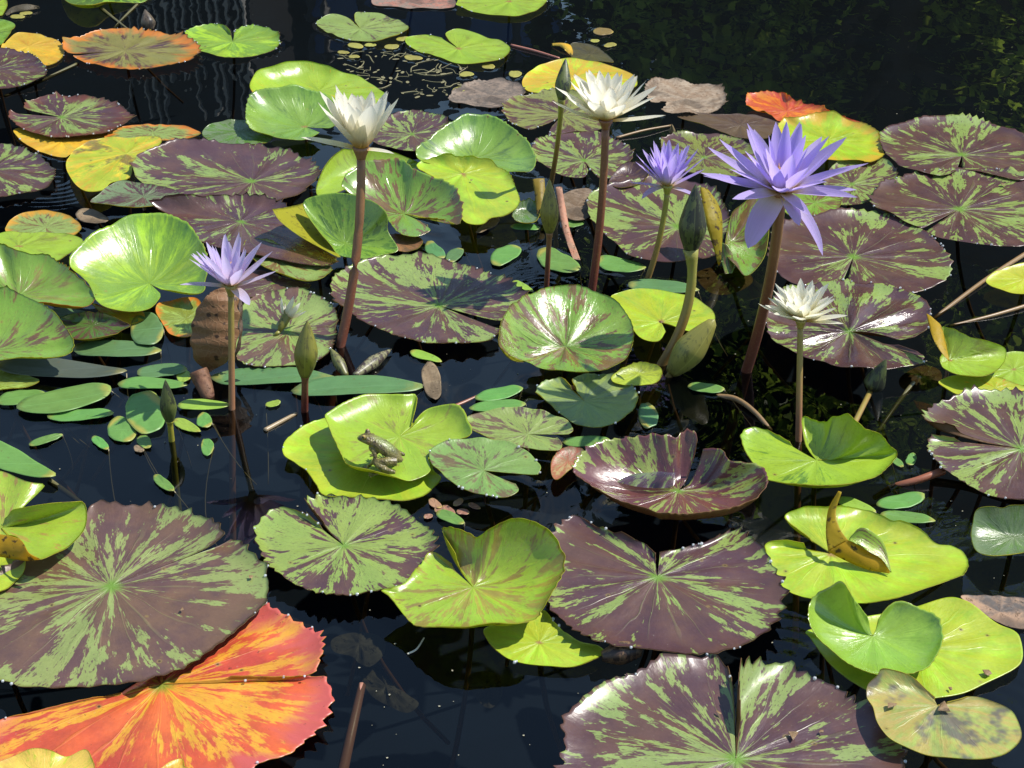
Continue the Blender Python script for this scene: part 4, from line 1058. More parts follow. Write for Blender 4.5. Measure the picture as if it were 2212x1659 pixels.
pad('shaded grey green pad under the violet lily shadow', (1262, 866), [(1245, 846), (1240, 822), (1300, 813), (1340, 822), (1370, 845), (1376, 870), (1360, 895), (1330, 912), (1295, 922), (1250, 918), (1220, 900), (1190, 880), (1165, 862), (1158, 848), (1175, 830), (1210, 822), (1232, 840)], pad_mat(MOSS, GREY, .5, soft=.06), L=2, glints=6, teeth=.002)
pad('mottled grey green pad right of the frog', (1140, 938), [(1228, 938), (1238, 930), (1225, 910), (1190, 895, .4), (1150, 885, .7), (1106, 882, .9), (1060, 885, 1), (1025, 895, .6), (1006, 910, .4), (1020, 930, .6), (1050, 945, .8), (1090, 958, .6), (1130, 965), (1170, 972), (1205, 973), (1214, 962), (1204, 948)], pad_mat(MOSS, (.12, .075, .06), .42, soft=.05), L=4, pw=3)
pad('mottled green pad touching the frog pad on its right', (1045, 1016), [(1162, 1026), (1168, 1010), (1150, 985), (1110, 962), (1070, 952, .3), (1020, 948, .6), (970, 952, .7), (935, 968, .4), (927, 985), (935, 1005), (960, 1030), (990, 1050), (1030, 1065), (1070, 1073), (1100, 1072), (1120, 1060), (1114, 1046)], pad_mat((.20, .33, .08), (.13, .09, .06), .38, soft=.05), L=5, glints=10, pw=4)
# the two pads that carry the frog
pad('lime pad with turned up near rim underneath the frog pad', (815, 985), [(613, 988), (618, 960), (638, 940), (658, 925), (693, 910), (780, 900), (880, 910), (935, 960), (935, 1015), (953, 1035), (935, 1055), (915, 1070), (878, 1080, .6), (828, 1076, 1.8), (778, 1074, 2.2), (703, 1070, 2), (685, 1048, 1), (665, 1022, .6), (640, 1002)], limey(), L=1, pw=6, teeth=.001, under=UY, glints=5, ruffle=.0008)
pad('notched lime pad carrying the frog', (863, 943), [(889, 922), (900, 862, 1), (873, 860, 1.5), (828, 853, 2), (790, 860, 2), (750, 878, 2), (715, 893, 2), (703, 902, 2), (711, 925, 2), (722, 950, 2), (737, 980, 2.2), (753, 1003, 2.4), (800, 1014, 2.4), (848, 1028, 2), (870, 1036, .8), (890, 1038), (925, 1022), (930, 1005), (925, 985), (945, 964), (985, 957), (1018, 947, .4), (1010, 920, 1.4), (1003, 895, 2.2), (985, 880, 2.4), (950, 882, 1.6), (920, 893, .8), (897, 916, .2)], pad_mat(LIME, (.24, .24, .05), .28, soft=.05), L=4, pw=3.5, r0=.3, teeth=.001, under=UY, ruffle=.0006)
pad('yellow and green mottled pad with a notch, below the frog pad', (742, 1178), [(700, 1130, .6), (665, 1090, 1), (680, 1080, .8), (697, 1077), (750, 1085), (800, 1088), (850, 1098), (890, 1120), (920, 1145), (935, 1175), (930, 1205), (915, 1235), (885, 1262), (840, 1270, .5), (800, 1275), (760, 1285), (720, 1280), (670, 1272), (620, 1252), (590, 1225), (565, 1195), (556, 1165), (560, 1140), (578, 1115), (605, 1103), (645, 1112), (690, 1138)], mot(.44, (.26, .35, .07)), L=3, teeth=.008, glints=14, n=200)
pad('olive lime pad with raised far lobe, lower centre', (1022, 1268), [(985, 1205, 1.5), (957, 1155, 3), (980, 1153, 4), (1030, 1162, 5), (1058, 1150, 6.5), (1090, 1135, 7.5), (1125, 1130, 8), (1160, 1140, 7.5), (1190, 1160, 6.5), (1210, 1190, 5.5), (1217, 1222, 4), (1205, 1262, 3), (1182, 1302, 2), (1168, 1322, 1), (1155, 1338, 1.2), (1110, 1345, 2.2), (1060, 1345, 2.4), (1000, 1353, 2.2), (950, 1354, 1.6), (910, 1352, .5), (890, 1345), (865, 1320), (845, 1300), (828, 1285), (850, 1278), (880, 1260), (910, 1225), (932, 1198), (975, 1225)], pad_mat(LIME, (.25, .20, .05), .42, soft=.04, rough=.3), L=5, r0=.15, pw=2.6, teeth=.002, under=UY, n=200)
pad('lime pad peeping out under the olive lime pad, lower centre', (1165, 1388), [(1045, 1362), (1075, 1350), (1150, 1335), (1175, 1320), (1205, 1355), (1250, 1385), (1290, 1395), (1305, 1410), (1285, 1425), (1240, 1440), (1180, 1438), (1120, 1430), (1075, 1410), (1055, 1388)], limey(), L=1, glints=6)
pad('big flat purple pad with wide notch, lower centre right', (1420, 1246), [(1425, 1204), (1450, 1192), (1520, 1176), (1573, 1156), (1600, 1163), (1640, 1190), (1665, 1220), (1682, 1265), (1685, 1310), (1665, 1350), (1630, 1380), (1580, 1400, .8), (1520, 1408, .8), (1450, 1405, .8), (1380, 1400, 1), (1320, 1390, 1), (1250, 1362, .5), (1200, 1325), (1182, 1290), (1180, 1250), (1182, 1210), (1186, 1172), (1205, 1150), (1241, 1118), (1300, 1150), (1395, 1188), (1415, 1203)], mot(.66), L=3, teeth=.007, glints=14, n=220, pw=6)
r_ = pad('cup shaped purple pad holding water, right of centre', (1466, 1060), [(1502, 975, 4), (1503, 946, 6), (1476, 942, 6), (1456, 950, 6), (1406, 946, 6), (1368, 951, 5.8), (1318, 959, 5.4), (1276, 981, 4.8), (1256, 996, 4.4), (1241, 1018, 4), (1252, 1036, 3.6), (1318, 1074, 3), (1406, 1098, 2.8), (1431, 1107, 2.8), (1506, 1107, 2.8), (1568, 1099, 3), (1618, 1082, 3.4), (1653, 1055, 4), (1655, 1030, 4.4), (1645, 1010, 4.8), (1612, 1002, 5), (1573, 998, 5), (1555, 982, 5), (1518, 978, 4.8)], mot(.62, (.27, .33, .07), (.12, .04, .045), rough=.24, coat=.4), L=5, r0=.42, pw=1.5, teeth=.004, under=under_mat((.16, .08, .03), .5, .3), n=200, ruffle=.002)
pad('lime pad with a raised wavy far lobe at the foot of the small white lily', (1764, 994), [(1738, 955, 1), (1733, 907, 2.5), (1758, 917, 2.4), (1783, 922, 3), (1800, 905, 5.5), (1830, 902, 7), (1850, 918, 7), (1870, 935, 6), (1900, 945, 4), (1920, 970, 2), (1937, 985), (1920, 1010, .4), (1890, 1030, 1), (1840, 1043, 2), (1780, 1047, 2.2), (1720, 1044, 2), (1680, 1041, 1), (1655, 1038), (1635, 1015), (1612, 985), (1602, 960), (1605, 940, .5), (1625, 926, 1), (1660, 936, .5), (1705, 960)], pad_mat(LIME, DGREEN, .22, soft=.07, rough=.3), L=4, r0=.15, pw=2.4, teeth=.002, under=UY, n=180)

# --- near, left
r_ = pad('mottled lime pad with two lobes at the left edge', (2, 1140), [(10, 1121, 1), (40, 1102, 3), (100, 1090, 4), (160, 1088, 3), (182, 1091, 2), (188, 1115, 1), (180, 1150, .4), (150, 1180), (120, 1195, 1), (85, 1207, 1.6), (60, 1195, 2), (50, 1172, 2), (20, 1155, 1), (-60, 1180), (-90, 1120), (-70, 1060), (-20, 1025, 2), (15, 1023, 2), (60, 1043, 2), (97, 1048, 1), (75, 1072), (30, 1108)], pad_mat((.30, .42, .04), (.30, .22, .06), .36, soft=.03, rough=.3), L=8, r0=.1, pw=1.5, under=UY)
sheet('near_fold', [(-40, 1152, 8.6), (10, 1157, 8.6), (45, 1168, 9), (62, 1195, 8.8), (84, 1207, 8.4)], [(-40, 1200, 6), (0, 1203, 6), (30, 1208, 6.4), (60, 1212, 7.2), (86, 1209, 8)], under_mat((.5, .33, .02), .9, .5), r_, bulge=.004, seed=8)
pad('bright lime pad at the left edge under the two lobed pad', (-40, 1240), [(-120, 1240), (-60, 1205), (0, 1198), (50, 1205), (55, 1225), (48, 1240), (30, 1260), (0, 1278), (-60, 1285), (-110, 1270)], limey(), L=5, n=80)
pad('huge dull purple pad with green streaks, lower left', (240, 1266), [(500, 1170), (520, 1182), (530, 1200), (550, 1215), (570, 1235), (578, 1260), (575, 1290), (560, 1320), (530, 1345), (500, 1370), (460, 1400), (420, 1425), (380, 1445), (330, 1462), (280, 1475), (200, 1480), (120, 1482), (60, 1482), (0, 1465), (-60, 1430), (-90, 1380), (-80, 1320), (-20, 1265), (30, 1230), (60, 1215), (110, 1190), (150, 1170), (180, 1140), (190, 1115), (205, 1098), (240, 1095, .4), (265, 1096, .6), (300, 1095, .6), (340, 1100, .6), (370, 1105, .6), (400, 1115, .6), (425, 1122, .6), (450, 1128, .8), (472, 1145, 1.4), (486, 1158, 1.6)], mot(.56, (.26, .315, .09), (.120, .062, .052), rough=.42), L=4, teeth=.006, glints=14, n=260, pw=4, under=under_mat((.12, .075, .03), .4, .2))
pad('vivid orange red pad with yellow streaks, bottom left', (350, 1478), [(500, 1466, .4), (660, 1464, .4), (688, 1435, .5), (694, 1405, .4), (682, 1378), (640, 1353), (600, 1332), (565, 1317), (530, 1330), (480, 1350), (420, 1390), (370, 1430), (330, 1460), (270, 1500), (200, 1512), (120, 1530), (60, 1545), (0, 1560), (-50, 1600), (-60, 1660), (0, 1720), (150, 1760), (300, 1765), (450, 1720), (553, 1655), (600, 1640), (628, 1628), (650, 1605), (673, 1583), (693, 1563), (706, 1533), (716, 1508), (706, 1480), (680, 1468), (500, 1476)], pad_mat((.68, .33, .03), (.50, .08, .035), .58, soft=.03, rough=.4, rim=(.58, .11, .09), spot=.6, hub=(.25, .28, .03)), L=1, teeth=.0055, nteeth=70, glints=18, n=260, under=under_mat((.45, .22, .02), .4, .35))
pad('pale yellow pad with a brown patch in the bottom left corner', (90, 1695), [(-20, 1662), (20, 1640), (60, 1622, .8), (90, 1618, 1), (120, 1628, .6), (150, 1635), (185, 1622, .8), (198, 1640, .6), (205, 1670), (190, 1720), (60, 1740), (-30, 1710)], pad_mat((.72, .52, .09), LIMEY, .25, soft=.08, stain=(.55, .33, .08)), L=3, n=100)
pad('yellow pad tip cut by the bottom edge over the orange red pad', (370, 1705), [(305, 1682), (340, 1665), (390, 1640), (400, 1660), (420, 1665), (425, 1690), (400, 1730), (320, 1725)], pad_mat((.66, .46, .06), AMBER, .3, soft=.08), L=3, n=60)

# --- near, right
pad('large dark mottled pad with a split, cut by the bottom edge', (1590, 1640), [(1600, 1560, 1.5), (1596, 1475, 2.5), (1612, 1452, 2), (1640, 1446, 1), (1697, 1441), (1729, 1464), (1796, 1484), (1821, 1501), (1834, 1529), (1896, 1546), (1914, 1569), (1939, 1606), (1946, 1644), (1930, 1720), (1850, 1800), (1700, 1850), (1500, 1850), (1350, 1800), (1250, 1730), (1225, 1659), (1224, 1610), (1221, 1566), (1248, 1531, .3), (1276, 1506, .6), (1323, 1474, .8), (1361, 1461, 1), (1406, 1441, 1), (1426, 1428, 1), (1468, 1423, .8), (1496, 1431, .5), (1531, 1424), (1560, 1440), (1578, 1475), (1586, 1560)], mot(.62, (.25, .32, .09)), L=3, teeth=.010, nteeth=60, glints=10, n=260, pw=4)
r_ = pad('large lime pad with a dried curled lobe, lower right', (1795, 1196), [(1750, 1165), (1695, 1120, .4), (1729, 1105, .8), (1759, 1101, 1), (1809, 1104, .8), (1850, 1105), (1884, 1112), (1924, 1132, .6), (1946, 1132, .8), (1971, 1142, .6), (1996, 1157), (2021, 1177), (2059, 1182), (2084, 1197), (2091, 1222), (2081, 1245, .6), (2069, 1250, 1), (1959, 1285, 2), (1900, 1298, 1.4), (1859, 1302, .6), (1809, 1295), (1759, 1294), (1709, 1279), (1681, 1256), (1665, 1232), (1656, 1205), (1656, 1184), (1694, 1180), (1735, 1186)], limey(rough=.34), L=2, pw=6, under=UY, teeth=.001, n=200)
sheet('dried_lobe', [(1811, 1062, 11), (1790, 1100, 8), (1784, 1150, 6), (1789, 1192, 4)], [(1818, 1064, 11), (1806, 1105, 8.5), (1814, 1142, 7), (1832, 1168, 6)], under_mat((.48, .36, .03), .8, .5), r_, bulge=.003, seed=11)
sheet('folded_lobe', [(1832, 1168, 6), (1868, 1184, 5), (1904, 1206, 4), (1923, 1234, 2.4)], [(1789, 1192, 4), (1830, 1213, 3), (1875, 1231, 2.4), (1921, 1239, 2)], under_mat((.50, .34, .02), .9, .5), r_, bulge=.006, seed=12)
sheet('glossy_lobe', [(1838, 1160, 6.4), (1860, 1140, 8), (1885, 1150, 7.4), (1910, 1175, 5.6), (1926, 1236, 2.6)], [(1834, 1167, 6.2), (1855, 1178, 5.8), (1880, 1194, 5), (1904, 1208, 4.2), (1924, 1237, 2.6)], pad_mat(LIME, BROWN, .4, rough=.25, coat=.4), r_, bulge=-.006, seed=13)
pad('wide lime pad with brown crumbs, lower right corner', (1985, 1400), [(1742, 1364, 1.4), (1752, 1382, .6), (1785, 1430), (1830, 1465), (1870, 1490), (1900, 1505), (1960, 1515), (2016, 1509), (2071, 1499), (2146, 1469), (2196, 1444), (2209, 1419), (2204, 1384), (2191, 1366), (2159, 1351), (2134, 1334), (2109, 1316), (2084, 1301), (2046, 1292), (1976, 1311), (1900, 1330), (1800, 1350)], limey(), L=1, n=180)
pad('glossy lime pad with raised pointed lobe on top of the wide lime pad', (1886, 1374), [(1878, 1350, 1), (1860, 1322, 3), (1840, 1295, 5), (1818, 1264, 6.5), (1792, 1275, 5), (1766, 1290, 3.6), (1749, 1310, 2.6), (1746, 1335, 2), (1751, 1360, 1.6), (1770, 1385, 1.2), (1800, 1410, 1), (1840, 1435, 1), (1890, 1455, 1), (1940, 1457, 1), (1980, 1450, 1), (2005, 1440, 1), (2020, 1420, 1.5), (2033, 1395, 2), (2034, 1370, 2.4), (2025, 1345, 2.6), (2000, 1325, 3), (1970, 1312, 3), (1935, 1310, 2.8), (1912, 1326, 2), (1896, 1350, .8)], pad_mat((.27, .44, .05), GREEN, .3, soft=.09, rough=.25, coat=0.8), L=4, r0=.1, pw=1.7, teeth=.0015, under=UY, n=180, lift=1.5)
pad('dying yellow and grey pad in the lower right corner', (2025, 1524), [(2046, 1520), (2075, 1512), (2100, 1506), (2140, 1520), (2180, 1535), (2197, 1555), (2207, 1590), (2190, 1615), (2160, 1632), (2100, 1640), (2040, 1635), (2000, 1630), (1960, 1615), (1920, 1595), (1895, 1560), (1885, 1530), (1872, 1505), (1875, 1480, .8), (1895, 1462, 1.6), (1905, 1448, 2.4), (1935, 1453, 2), (1970, 1466, 1.4), (2000, 1490, .6), (2018, 1510)], pad_mat((.42, .33, .09), (.28, .32, .09), .45, soft=.1, stain=(.10, .085, .10)), L=7, n=170, pw=3)
pad('rotting grey brown pad with peach scraps at the right edge', (2160, 1322), [(2075, 1290), (2120, 1288), (2170, 1290), (2230, 1300), (2240, 1340), (2212, 1358), (2170, 1350), (2130, 1330), (2100, 1310)], dead_mat((.10, .085, .075), (.42, .26, .16), 26.0), n=80, under=DD)
pad('folded grey green pad at the right edge', (2190, 1160), [(2112, 1102, 3.5), (2160, 1097, 4), (2220, 1095, 4), (2270, 1110, 3), (2280, 1160, 1), (2240, 1185, .5), (2190, 1195, 1), (2140, 1200, 1), (2110, 1190, .5), (2098, 1165, .5), (2101, 1135, 1.5)], pad_mat((.13, .19, .08), DGREEN, .3, soft=.08, rough=.3), L=3, r0=.1, pw=1.6, n=100, under=UY)
pad('purple pad with a long dark split at the right edge', (2206, 970), [(2060, 932, .8), (2002, 922, 1), (1998, 905, .6), (2010, 890), (2020, 878), (2045, 868), (2080, 855), (2110, 850), (2150, 848), (2200, 852), (2260, 870), (2320, 920), (2330, 1000), (2290, 1060), (2212, 1078), (2150, 1072), (2105, 1055), (2060, 1025), (2030, 1005), (2010, 985), (2006, 966), (2012, 952), (2060, 955)], mot(.56), L=4, teeth=.009, glints=16, n=200)
r_ = pad('lime pad with a yellow folded edge, right', (2050, 778), [(2046, 745, 2), (2034, 707, 4), (2060, 715, 4), (2100, 730, 3.6), (2140, 742, 2.4), (2170, 755, 1), (2172, 775), (2160, 795, .5), (2130, 810, .8), (2095, 812, .8), (2060, 805, .5), (2036, 792), (2030, 776, .5), (2038, 764, 1)], lime(rough=.3), L=6, r0=.05, pw=1.5, n=110, under=UY)
sheet('folded_edge', [(2001, 678, 10), (2010, 715, 9), (2026, 752, 7.6), (2049, 780, 6)], [(2018, 690, 9.6), (2034, 706, 9), (2044, 745, 7.4), (2051, 779, 6)], under_mat((.5, .36, .02), .3, .5), r_, bulge=.004, seed=15)
pad('lime pad with orange brown centre behind the split purple pad', (2150, 838), [(2027, 826), (2060, 813), (2110, 812), (2150, 815), (2212, 836), (2260, 850), (2212, 872), (2140, 862), (2080, 856), (2050, 846)], pad_mat(LIMEY, AMBER, .25, soft=.06), L=3, n=100)
pad('lime pad corner at the right edge behind the folded edge pad', (2190, 798), [(2100, 815), (2130, 790), (2165, 765), (2212, 762), (2260, 780), (2260, 820), (2212, 832), (2150, 824)], lime(), L=2, n=80)
pad('yellow lime pad tip at the right edge near the tan stalks', (2215, 602), [(2130, 606), (2150, 589, .4), (2190, 574, .6), (2230, 570, .6), (2280, 590), (2280, 625), (2212, 635), (2160, 626), (2137, 616)], pad_mat((.46, .46, .03), LIMEY, .4, soft=.1), L=2, n=80)
pad('red brown curled leaf left of the cup shaped pad', (1226, 996), [(1190, 1012), (1195, 990, .5), (1215, 970, .8), (1245, 967, .8), (1262, 978, .5), (1250, 1000), (1230, 1015), (1205, 1035), (1194, 1030)], pad_mat((.38, .12, .06), TAN, .45, soft=.05), L=2, n=60, name='withered_leaf', cat='leaf', group='withered leaves', stem=False)

# water standing in the cup, and drowned leaves under the surface
def flat_thing(name, label, cat, pts, z, mat, n=60, bulge=0.0, group=None, kind=None):
    P = catmull([tuple(gp(x, y, z)) for x, y in pts], n, True)
    c0 = P.mean(0)
    V, F = [tuple(c0 + np.array([0, 0, bulge]))], []
    rr = (.25, .5, .75, 1.0)
    rg = np.random.RandomState(len(label))
    for r in rr:
        for k in range(n):
            q = c0 + (P[k] - c0) * r
            V.append((q[0], q[1], q[2] + bulge * (1 - r * r) * (.6 + .4 * math.sin(k * .7)) + (rg.uniform(-.3, .3) * bulge if r < 1 else 0)))
    F += [(0, 1 + k, 1 + (k + 1) % n) for k in range(n)]
    for j in range(3):
        F += [(1 + j * n + k, 1 + (j + 1) * n + k, 1 + (j + 1) * n + (k + 1) % n, 1 + j * n + (k + 1) % n) for k in range(n)]
    o = mesh_obj(name, V, F, mat, None, origin=tuple(c0))
    return tag(o, label, cat, group, kind)
flat_thing('puddle', 'small puddle of water standing in the cup shaped pad', 'water', [(1330, 1036), (1350, 1014), (1390, 1003), (1430, 1000), (1455, 1010), (1458, 1032), (1450, 1052), (1400, 1054), (1355, 1047)], ground_z(5) + .010, water_mat())
SK = dead_mat((.075, .07, .055), (.13, .12, .09), 30.0)
for lab, pts, z in [
    ('greyish drowned leaf at the top of the pinkish sunken stalk', [(715, 1385), (735, 1372), (770, 1366), (810, 1370), (832, 1388), (828, 1415), (800, 1440), (775, 1432), (760, 1418), (722, 1408)], -.022),
    ('dim drowned scrap right of the greyish drowned leaf', [(775, 1450), (800, 1440), (840, 1470), (880, 1500), (905, 1520), (880, 1540), (840, 1525), (800, 1500)], -.05),
    ('dim drowned scrap near the lime pad peeping out, lower centre', [(1010, 1465), (1040, 1450), (1075, 1460), (1085, 1500), (1060, 1530), (1030, 1510)], -.06),
    ('brown drowned leaf below the lime pad with the folded edge', [(1945, 815), (1990, 790), (2030, 800), (2030, 830), (1990, 845), (1950, 840)], -.01),
    ('brown drowned leaf in front of the crumpled dark green pad', [(1505, 590), (1560, 575), (1610, 585), (1625, 610), (1580, 635), (1530, 630)], -.012),
]:
    flat_thing('drowned_leaf', lab, 'leaf', pts, z, SK if 'brown' not in lab else dead_mat((.16, .09, .03), (.22, .15, .05), 30.0), bulge=.008, group='drowned leaves')

# ================================================================= pondweed and other narrow leaves
WB, WG, WL, WSHADE, WBR = leaf_mat((.10, .22, .075)), leaf_mat((.13, .29, .06)), leaf_mat((.26, .40, .05)), leaf_mat((.075, .09, .065)), dead_mat((.20, .14, .08), (.30, .22, .13))
for a in [
    ('upright round blue green leaf left of the rolled brown leaf', 318, 711, 36, 41, 0, WB, 2),
    ('long blunt blue green leaf under the upright round leaf', 252, 756, 98, 20, 1, WB, 1),
    ('long leaf painted a shaded grey green at the left edge', 130, 799, 148, 21, 3, WSHADE, 1),  # shade on this leaf is put into its darker material
    ('short blue green leaf tip beside the small dark glossy pad', 150, 676, 45, 10, 2, WB, 0),
    ('blue green leaf left of the foot of the rolled brown leaf', 350, 800, 55, 15, -5, WB, 0),
    ('small lime leaf touching the foot of the rolled brown leaf', 397, 812, 16, 15, 0, WL, 0),
    ('long blue green leaf behind the brown stemmed bud', 590, 815, 135, 20, 0, WB, 0),
    ('longest blue green leaf, right of the brown stemmed bud', 772, 836, 146, 23, -2, WB, 1),
    ('flat pale leaf behind the small dark bud', 330, 829, 77, 14, 0, WG, 1),
    ('blunt leaf at the left edge above the broad tilted leaf', 45, 858, 53, 17, -10, WG, 0),
    ('broad tilted green leaf at the left', 140, 864, 105, 27, -11, WG, 1),
    ('slim green leaf below the broad tilted leaf', 175, 897, 72, 13, -3, WG, 0),
    ('large round leaf in shadow left of the small dark bud', 315, 893, 42, 50, -22, WG, 1),
    ('rounded green leaf left of the shadowed round leaf', 264, 928, 32, 30, 15, WG, 0),
    ('tiny round leaf under the shadowed round leaf', 312, 954, 17, 14, 35, WG, 0),
    ('pale folded leaf at the small violet lily stem', 440, 874, 57, 13, -1, WL, 1),
    ('yellow lime leaf right of the small dark bud', 405, 920, 31, 12, 22, WL, 0),
    ('small oval leaf right of the yellow lime leaf', 442, 908, 17, 19, 20, WG, 0),
    ('small oval leaf left of the small violet lily reflection', 448, 966, 14, 21, 0, WG, 0),
    ('thin pointed leaf alone on open water, left', 99, 950, 38, 9, -17, WG, 0),
    ('little oval leaf with a long thread, left', 217, 957, 22, 10, 35, WG, 0),
    ('little oval leaf under the reflection of the small dark bud', 354, 1045, 27, 11, 35, WG, 0),
    ('broad leaf with a yellow patch at the left edge', 38, 1000, 92, 28, 22, WG, 1),
    ('tiny curled leaf near the brown stemmed bud', 590, 872, 17, 7, -12, WL, 0),
    ('bright lime leaf alone below the central purple pad', 921, 770, 36, 10, 18, WL, 0),
    ('left one of a pair of oval leaves behind the central purple pad', 940, 542, 26, 16, 35, WB, 0),
    ('right one of a pair of oval leaves behind the central purple pad', 982, 550, 22, 15, -35, WB, 0),
    ('oval leaf floating free, right of the leaf pair', 1092, 550, 36, 22, -25, WG, 0),
    ('oval leaf behind the short bud stem', 1206, 566, 50, 24, 20, WG, 0),
    ('oval leaf between the rear white lily stem and the smaller violet lily stem', 1340, 573, 55, 18, 8, WG, 0),
    ('long oval leaf behind the lime pad at the large bud stem', 1432, 620, 77, 17, 4, WB, 1),
    ('short leaf right of the short bud', 1243, 482, 20, 9, -10, WG, 0),
    ('slim leaf under the silvery dark rimmed pad', 1135, 490, 32, 8, 3, WG, 0),
    ('lime sliver of leaf above the steep glossy pad', 1130, 619, 25, 7, 25, WL, 0),
    ('pale leaf at the right foot of the leaning pod', 1525, 838, 40, 11, 5, WG, 0),
    ('upper one of two slim leaves left of the shaded pad', 1078, 850, 53, 15, -12, WG, 0),
    ('lower one of two slim leaves left of the shaded pad', 1075, 876, 62, 13, -4, WG, 1),
    ('green oval leaf above the cup shaped pad', 1266, 954, 52, 12, -1, WG, 0),
    ('shaded oval leaf right of the shaded pad', 1400, 897, 21, 31, -15, WB, 0),
    ('green oval leaf on the floating scraps below the frog pad', 973, 1118, 33, 13, 20, WG, 1),
    ('lime leaf behind the dried curled lobe', 1850, 1092, 45, 13, 18, WL, 0),
    ('upper one of two pale oval leaves, right', 1946, 1083, 53, 18, -10, WG, 0),
    ('lower one of two pale oval leaves, right', 1960, 1117, 60, 14, 6, WG, 0),
    ('tiny oval leaf right of the wavy lime pad', 1969, 992, 14, 12, -60, WG, 0),
    ('tiny pointed leaf touching the wavy lime pad', 1937, 997, 18, 8, 35, WG, 0),
]:
    weed(*a)
for a in [
    ('tan drowned oval leaf below the central purple pad', 932, 823, 41, 22, 78, WBR, 0),
    ('small tan leaf on the water behind the central purple pad', 1053, 489, 30, 9, -33, WBR, 0),
    ('brown heart shaped scrap behind the green rayed pad', 200, 468, 36, 17, 10, WBR, 1),
    ('brown crumb leaf floating left of the small dark bud', 300, 970, 12, 8, 20, WBR, 0),
]:
    weed(*a, name='withered_leaf', group='withered leaves', tail=False)
# small floating hearts in the open water at the top
YH = leaf_mat((.34, .32, .07)); BH = leaf_mat((.22, .14, .05))
hearts = [(768, 99, 17, 6, YH), (800, 97, 13, 4, YH), (846, 101, 16, 6, YH), (870, 84, 15, 5, YH), (893, 125, 20, 6, YH), (1055, 143, 14, 6, YH), (1008, 160, 16, 6, YH), (993, 193, 16, 6, YH), (742, 113, 13, 4, YH), (765, 122, 12, 4, YH), (1113, 160, 14, 8, YH), (1303, 68, 22, 9, BH), (1318, 97, 14, 5, YH), (1285, 88, 10, 4, YH), (38, 36, 16, 5, YH), (56, 28, 14, 5, YH)]
ORD = ('leftmost', 'second from the left', 'third from the left', 'fourth from the left', 'fifth from the left', 'sixth from the left', 'seventh from the left', 'eighth from the left', 'ninth from the left', 'tenth from the left', 'rightmost')
sets = [(sorted(hearts[:11], key=lambda h: h[0]), 'of the eleven yellowish heart leaves in the open water', 'yellowish heart leaves in the open water'),
        (sorted(hearts[11:14], key=lambda h: h[0]), 'of the small heart leaves at the edge of the tree reflection', 'heart leaves at the tree reflection'),
        (sorted(hearts[14:], key=lambda h: h[0]), 'of the two small yellow leaves at the dark curled leaf', 'small yellow leaves at the curled leaf')]
PB = leaf_mat((.36, .20, .12))
sets.append((sorted([(940, 1088, 16, 9, PB), (950, 1100, 12, 8, PB), (970, 1102, 17, 8, PB), (1000, 1105, 14, 7, PB), (990, 1085, 12, 7, PB), (925, 1115, 10, 6, PB), (1025, 1093, 14, 6, PB)], key=lambda h: h[0]), 'of the pinkish brown scraps below the frog pad', 'pinkish scraps below the frog pad'))
for hs, of, grp in sets:
    for i, (x, y, a, b, m) in enumerate(hs):
        o_ = ORD[i] if i < len(hs) - 1 else 'rightmost'
        weed(o_ + ' ' + of, x, y, a, b, random.uniform(-8, 8) if m is not PB else random.uniform(-35, 35), m, tail=False, name='floating_heart', group=grp)

# tangle of fine weed at the top centre: one mass nobody would count
V, F = [], []
rg = random.Random(77)
for _ in range(46):
    x, y = rg.uniform(740, 1000), rg.uniform(112, 205)
    a = rg.uniform(0, 6.28)
    pts = [gp(x + math.cos(a) * t * 45 + rg.uniform(-8, 8), y + math.sin(a) * t * 14 + rg.uniform(-4, 4), .0015) for t in (0, .33, .66, 1)]
    v, f = tube(catmull([tuple(p) for p in pts], 8), rg.uniform(.0008, .002), 5)
    F += [tuple(i + len(V) for i in g) for g in f]; V += v
for _ in range(70):
    p = gp(rg.uniform(735, 1010), rg.uniform(108, 210), .002)
    s, a = rg.uniform(.004, .012), rg.uniform(0, 3.14)
    b = len(V)
    for k in range(8):
        q = 2 * math.pi * k / 8
        V.append(p + Vector((math.cos(q) * s * math.cos(a) - math.sin(q) * s * .5 * math.sin(a), math.cos(q) * s * math.sin(a) + math.sin(q) * s * .5 * math.cos(a), 0)))
    F.append(tuple(b + k for k in range(8)))
tag(mesh_obj('tangled_weed', V, F, plain((.20, .18, .09), .6, .5, 30.0), smooth=False), 'tangle of fine stringy weed floating behind the tall white lily', 'weed', None, 'stuff')

# dust, pollen and tiny bubbles on the open water: nobody could count it
V, F = [], []
rg = random.Random(99)
for _ in range(520):
    p = gp(rg.uniform(-40, 2250), rg.choice((rg.uniform(5, 900), rg.uniform(700, 1700))), .0012)
    s = rg.choice((.0006, .0008, .0011, .0016))
    b = len(V)
    V += [p + Vector((math.cos(q) * s * rg.uniform(.6, 1.4), math.sin(q) * s * rg.uniform(.6, 1.4), rg.uniform(0, .0004))) for q in (0, 1.2, 2.5, 3.8, 5)]
    F.append((b, b + 1, b + 2, b + 3, b + 4))
tag(mesh_obj('floating_specks', V, F, plain((.28, .26, .18), .6, .5, 30.0), smooth=False), 'fine dust and pollen specks scattered over the open water', 'specks', None, 'stuff')

